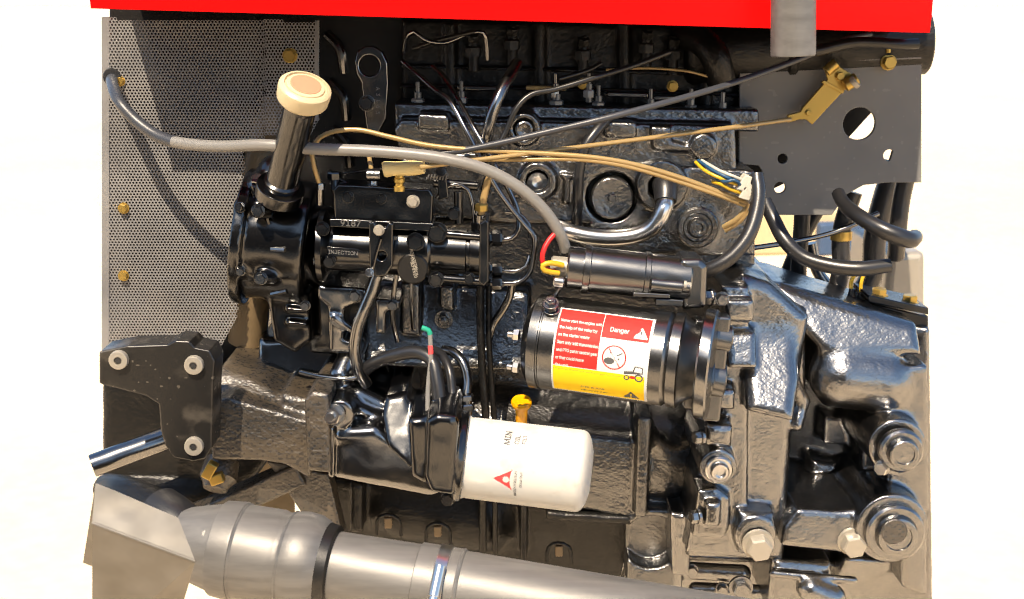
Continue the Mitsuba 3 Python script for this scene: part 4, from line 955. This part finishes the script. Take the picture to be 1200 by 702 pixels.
t = thing('gearbox', 'black gearbox casing at the right edge with a half round boss', 'gearbox')
gb = [
    PX([(905, 352), (985, 366), (1075, 372), (1075, 720), (895, 720), (905, 640)], .075, .20, 8, k=10, side=-.55),
    PX([(905, 336), (925, 338), (1010, 362), (1075, 380), (1075, 412), (960, 408), (945, 392)], -.02, .12, 12, k=14, lean=.62),
    PX([(966, 488), (1006, 492), (1004, 524), (964, 520)], .045, .2, 4, k=5), PX([(952, 540), (1004, 545), (1000, 590), (948, 590)], .05, .2, 8, k=10),
    CAP((985, 440, -.02), (1032, 446, -.02), 37, k=12), PX([(962, 412), (1046, 418), (1046, 478), (968, 476)], -.035, .1, 14, k=10),
    PX([(920, 618), (935, 598), (1010, 602), (1018, 640), (990, 648), (915, 640)], -.075, .2, 6, k=8, lean=.08),
    front_cyl(1000, 622, -.07, .1, 25, k=8),
    PX([(1010, 500), (1022, 480), (1040, 470), (1040, 610), (1008, 612)], -.0, .2, 8, k=10),
    PX([(1038, 432), (1088, 428), (1090, 600), (1040, 600)], -.045, .3, 5, k=6),
    front_cyl(1052, 524, -.075, .1, 33, k=5), front_cyl(1046, 620, -.085, .1, 42, k=5),
    PX([(985, 646), (1088, 652), (1088, 720), (975, 720)], .04, .3, 8, k=8, lean=-.5), PX([(1050, 560), (1088, 560), (1088, 700), (1058, 690)], -.03, .2, 8, k=8),
]
add(t, 'casting', casting(gb, 2.5, .5), CAST, True)
bolts(t, [(998, 634, -.075, 25)], PALESTEEL, d=nrm([0, -1, -.1]), washer=1.35, part='nut')
for x, y, r in [(1054, 526, 25), (1047, 622, 34)]:
    c = P(x, y, -.085)
    add(t, 'shaft_end', lathe(c, c + FRONT, [(0, r), (8, r), (11, r - 2.5), (11, r * .72), (14, r * .70), (20, r * .66), (21, r * .60), (21, r * .46), (19, r * .44), (19, .1)], 44), CAST, 30)
add(t, 'shaft_disc', lathe(P(1047, 622, -.103), P(1047, 622, -.103) + FRONT, [(0, 15), (3, 15), (4, 14), (4, .1)], 32), ROUGHCAST)
add(t, 'pinch_lug', box((1040, 546, -.08), (12, 8, 7), ry=15), CAST)
bolts(t, [(1034, 548, -.09, 13, nrm([-.6, -1, 0]))], STEEL)
t = thing('switch', 'small white based switch with black boots on top of the gearbox', 'switch')
b = P(1003, 368, .06)
add(t, 'base', lathe(b - Z3 * .004, b + Z3, [(0, 24), (4, 24), (5, 22), (7, 14), (9, 12), (18, 11), (20, 8)], 32), WIRE['white'])
add(t, 'terminal_boot', [rod((997, 356, .06), (999, 338, .06), 6, 4), rod((1010, 358, .06), (1009, 342, .06), 7, 4)], RUBBER)
for i, p in enumerate([[(999, 342, .06), (997, 334, .06), (1000, 324, .06), (1008, 316, .06), (1012, 308, .07)], [(1009, 345, .06), (1009, 333, .06), (1012, 322, .06), (1016, 312, .07)]]):
    tt = thing('yellow_wire', ['left', 'right'][i] + ' of two yellow wires rising from the switch on the gearbox', 'wire')
    add(tt, 'wire', tube(p, 2.3, 10), WIRE['yellow'])
t = thing('mounting_rail', 'black steel rail with brass bolts above the gearbox at the right edge', 'rail')
add(t, 'rail', [plate([(1018, 346), (1088, 361), (1088, 369), (1018, 354)], .02, 70, 1.5), plate([(1022, 356), (1088, 371), (1088, 396), (1040, 384), (1022, 372)], .035, 40, 2)], SATIN)
for x, y in [(1030, 344), (1066, 352)]:
    add(t, 'bolt', bolt(P(x, y + 3, .045), Z3, 16, 8), BRASS, 25)

# hoses behind the side plate
H = 'black hydraulic hose '
line('hydraulic_hose', H + 'swinging from under the grey plate far out to the right', 'hose', [(982, 226, .02), (990, 240, -.0), (1012, 257, -.03), (1040, 272, -.05), (1066, 281, -.05), (1072, 278, -.03)], [7.5, 8.5, 9, 10, 9], RUBBER, 'black hydraulic hoses behind the side plate')
line('hydraulic_hose', H + 'with blunt end lying level under the plate', 'hose', [(896, 235, .03), (906, 256, .02), (920, 282, .0), (940, 301, -.01), (970, 311, -.02), (1005, 315, -.03), (1043, 311, -.03)], [8, 8.5, 8.5, 9, 9, 8], RUBBER, 'black hydraulic hoses behind the side plate')
t = line('hydraulic_hose', H + 'upright with a brass collar, behind the level one', 'hose', [(1000, 225, .12), (988, 262, .12), (985, 285, .12), (986, 312, .12), (980, 340, .13), (968, 380, .15)], 11.5, RUBBER, 'black hydraulic hoses behind the side plate')
add(t, 'collar', rod((986, 270, .12), (985.5, 281, .12), 13.5), BRASS)
line('hydraulic_hose', H + 'second from the left, hanging straight', 'hose', [(941, 235, .16), (939, 270, .16), (936, 310, .16), (936, 350, .17), (938, 380, .18)], 10.5, RUBBER, 'black hydraulic hoses behind the side plate')
line('hydraulic_hose', H + 'leftmost, leaning down left behind the plate', 'hose', [(962, 240, .22), (945, 270, .22), (926, 310, .22), (915, 345, .22), (908, 380, .22)], 9, RUBBER, 'black hydraulic hoses behind the side plate')
line('hydraulic_hose', H + 'wide one at the right under the plate cut-out', 'hose', [(1050, 190, .2), (1034, 240, .2), (1025, 280, .2), (1022, 320, .2), (1008, 350, .2), (998, 390, .2)], 15, RUBBER, 'black hydraulic hoses behind the side plate')
line('hydraulic_hose', H + 'rightmost, upright in the plate cut-out', 'hose', [(1066, 190, .1), (1056, 235, .1), (1052, 270, .1), (1050, 300, .12)], 11, RUBBER, 'black hydraulic hoses behind the side plate')
line('cross_pipe', 'thin black rod crossing level behind the hanging hoses', 'rod', [(872, 292, .08), (925, 284, .09), (978, 272, .1), (1030, 250, .1)], 3.2, GLOSS, 'rods behind the hanging hoses')
line('cross_pipe', 'short steel pipe stub leaning behind the hanging hoses', 'pipe', [(950, 285, .24), (958, 318, .24), (975, 340, .24), (1000, 365, .24)], 8, GLOSS, 'rods behind the hanging hoses')
t = thing('fuel_tank', 'beige grey tank side seen behind the hoses at the right edge', 'tank')
add(t, 'shell', plate([(1042, 296), (1085, 296), (1085, 400), (1030, 400)], .34, 200, 12, 8), PALESTEEL)

# far background on the ground
for i, (px0, wid, h, m, lab) in enumerate([(890, 1.0, .24, TANBLOCK, 'low tan heap of sandy blocks far behind the hoses'), (985, .4, .18, mat('blue_crate', princ((0.03, 0.06, 0.12), .5)), 'faded blue crate far behind the hoses')]):
    t = thing(['tan_block', 'blue_crate'][i], lab, ['block', 'crate'][i])
    p = P(px0, 280, 5.6)
    add(t, 'body', box(np.array([p[0], p[1], h / 2]), (wid * 500, 200, h * 500), rz=8, bev=15), m)

# what stands opposite the tractor, seen only as the dark band in the glossy paint
t = thing('yard_shed', 'dark steel shed across the yard, behind the camera', 'shed')
SHED = mat('shed_steel', princ((0.012, 0.012, 0.013), 0.6))
for i in range(31):
    add(t, 'wall_panel', box(np.array([-13.75 + .5 * i, -7.5, 2.6]), (244, 25, 2600), bev=12), SHED)
add(t, 'wall', box(np.array([-6.25, -10.05, 2.55]), (7750, 2500, 2550), bev=10), SHED)
add(t, 'roof', box(np.array([-6.25, -10.0, 5.28]), (7950, 2750, 70), bev=20), SHED)
t = thing('front_axle', 'black front axle beam in deep shade behind the axle bracket', 'axle')
add(t, 'beam', casting([PX([(118, 446), (260, 440), (330, 520), (300, 560), (255, 600), (190, 600), (118, 560)], .03, .3, 10), CAP((140, 590, .02), (240, 575, .05), 28)], 4, .6), GRIME, True)

t = thing('pump_bracket', 'black ribbed bracket with bolts below the drive end of the pump', 'bracket')
add(t, 'web', casting([PX([(372, 335), (428, 338), (430, 352), (404, 362), (402, 398), (424, 404), (424, 414), (386, 414), (384, 360), (372, 350)], -.035, .05, 3, k=4), PX([(440, 350), (470, 352), (468, 362), (452, 366), (452, 392), (440, 392)], -.03, .06, 3, k=4), CAP((392, 372, -.035), (420, 392, -.03), 5, k=5)], 2.2, .3), GLOSS, True)
bolts(t, [(416, 346, -.036, 11), (414, 407, -.036, 10), (460, 357, -.031, 10)], GLOSS)
line('small_pipe', 'thin black pipe dropping behind the pump bracket', 'pipe', [(470, 260, -.03), (468, 300, -.03), (462, 340, -.025), (460, 372, -.02), (466, 400, -.01)], 3, GLOSS)
line('small_pipe', 'thin black pipe running level under the pump bracket', 'pipe', [(352, 436, -.03), (380, 442, -.045), (408, 444, -.05), (424, 440, -.045)], 3.2, GLOSS)
bolts('gearbox', [(868, 688, -.06, 18), (925, 668, -.04, 12)], CAST, washer=1.6)
add('gearbox', 'bottom_cover', casting([PX([(905, 655), (975, 660), (985, 720), (900, 720)], -.05, .2, 10, k=6), CAP((905, 672, -.055), (1000, 680, -.06), 5, k=6), CAP((950, 690, -.06), (975, 700, -.06), 16, k=6)], 2.5, .4), CAST, True)

add('battery_cable', 'grommet', tube([(131, 89, .066), (131.2, 90.5, .052)], 10, 18), RUBBER)
p = 'injection_pump'
add(p, 'governor_pin', rod((508, 214, -.05), (560, 218, -.05), 5.5), ENAMEL)
add(p, 'stop_lever', [plate([(512, 196), (522, 196), (526, 232), (514, 236)], -.06, 6, 1.5, 1), rod((517, 201, -.072), (517, 201, -.055), 6)], ENAMEL)
add(p, 'return_spring', tube([(500 + i * .9, 208 + 3.2 * math.sin(i * 1.6), -.058 + .003 * math.cos(i * 1.6)) for i in range(28)], 0.8, 6, .002), DULL)
add(p, 'side_post', rod((392, 208, -.045), (393, 224, -.05), 5), ENAMEL)
add(p, 'side_post', rod((537, 224, -.055), (538, 262, -.055), 5), ENAMEL)
add(p, 'side_nut', hexhead(P(392, 210, -.045), Z3, 14, 8), ENAMEL, 25)
bolts(p, [(378, 268, -.075, 12), (386, 306, -.074, 11), (532, 250, -.062, 11), (550, 326, -.072, 10)], ENAMEL)
line('small_pipe', 'thin dark pipe bowing over the right end of the pump cover', 'pipe', [(512, 232, -.05), (520, 222, -.055), (534, 216, -.055), (548, 222, -.055), (554, 240, -.055), (556, 262, -.055)], 2.4, GLOSS)
for k in ('small_pipe', 'small_pipe_001', 'small_pipe_002'):
    labels[k]['group'] = 'thin dark pipes round the pump'
t = thing('belly_plate', 'sand coloured dusty guard plate behind the steering arm', 'plate')
add(t, 'plate', plate([(255, 530), (345, 535), (345, 640), (255, 640)], .16, 4, 1), mat('dusty_plate', princ(mikit.proc(lambda p, n, uv: mikit.mix((0.10, 0.075, 0.045), (0.21, 0.165, 0.105), mikit.fbm(p.x * 45, p.y * 45, p.z * 45, 4))), .7)))
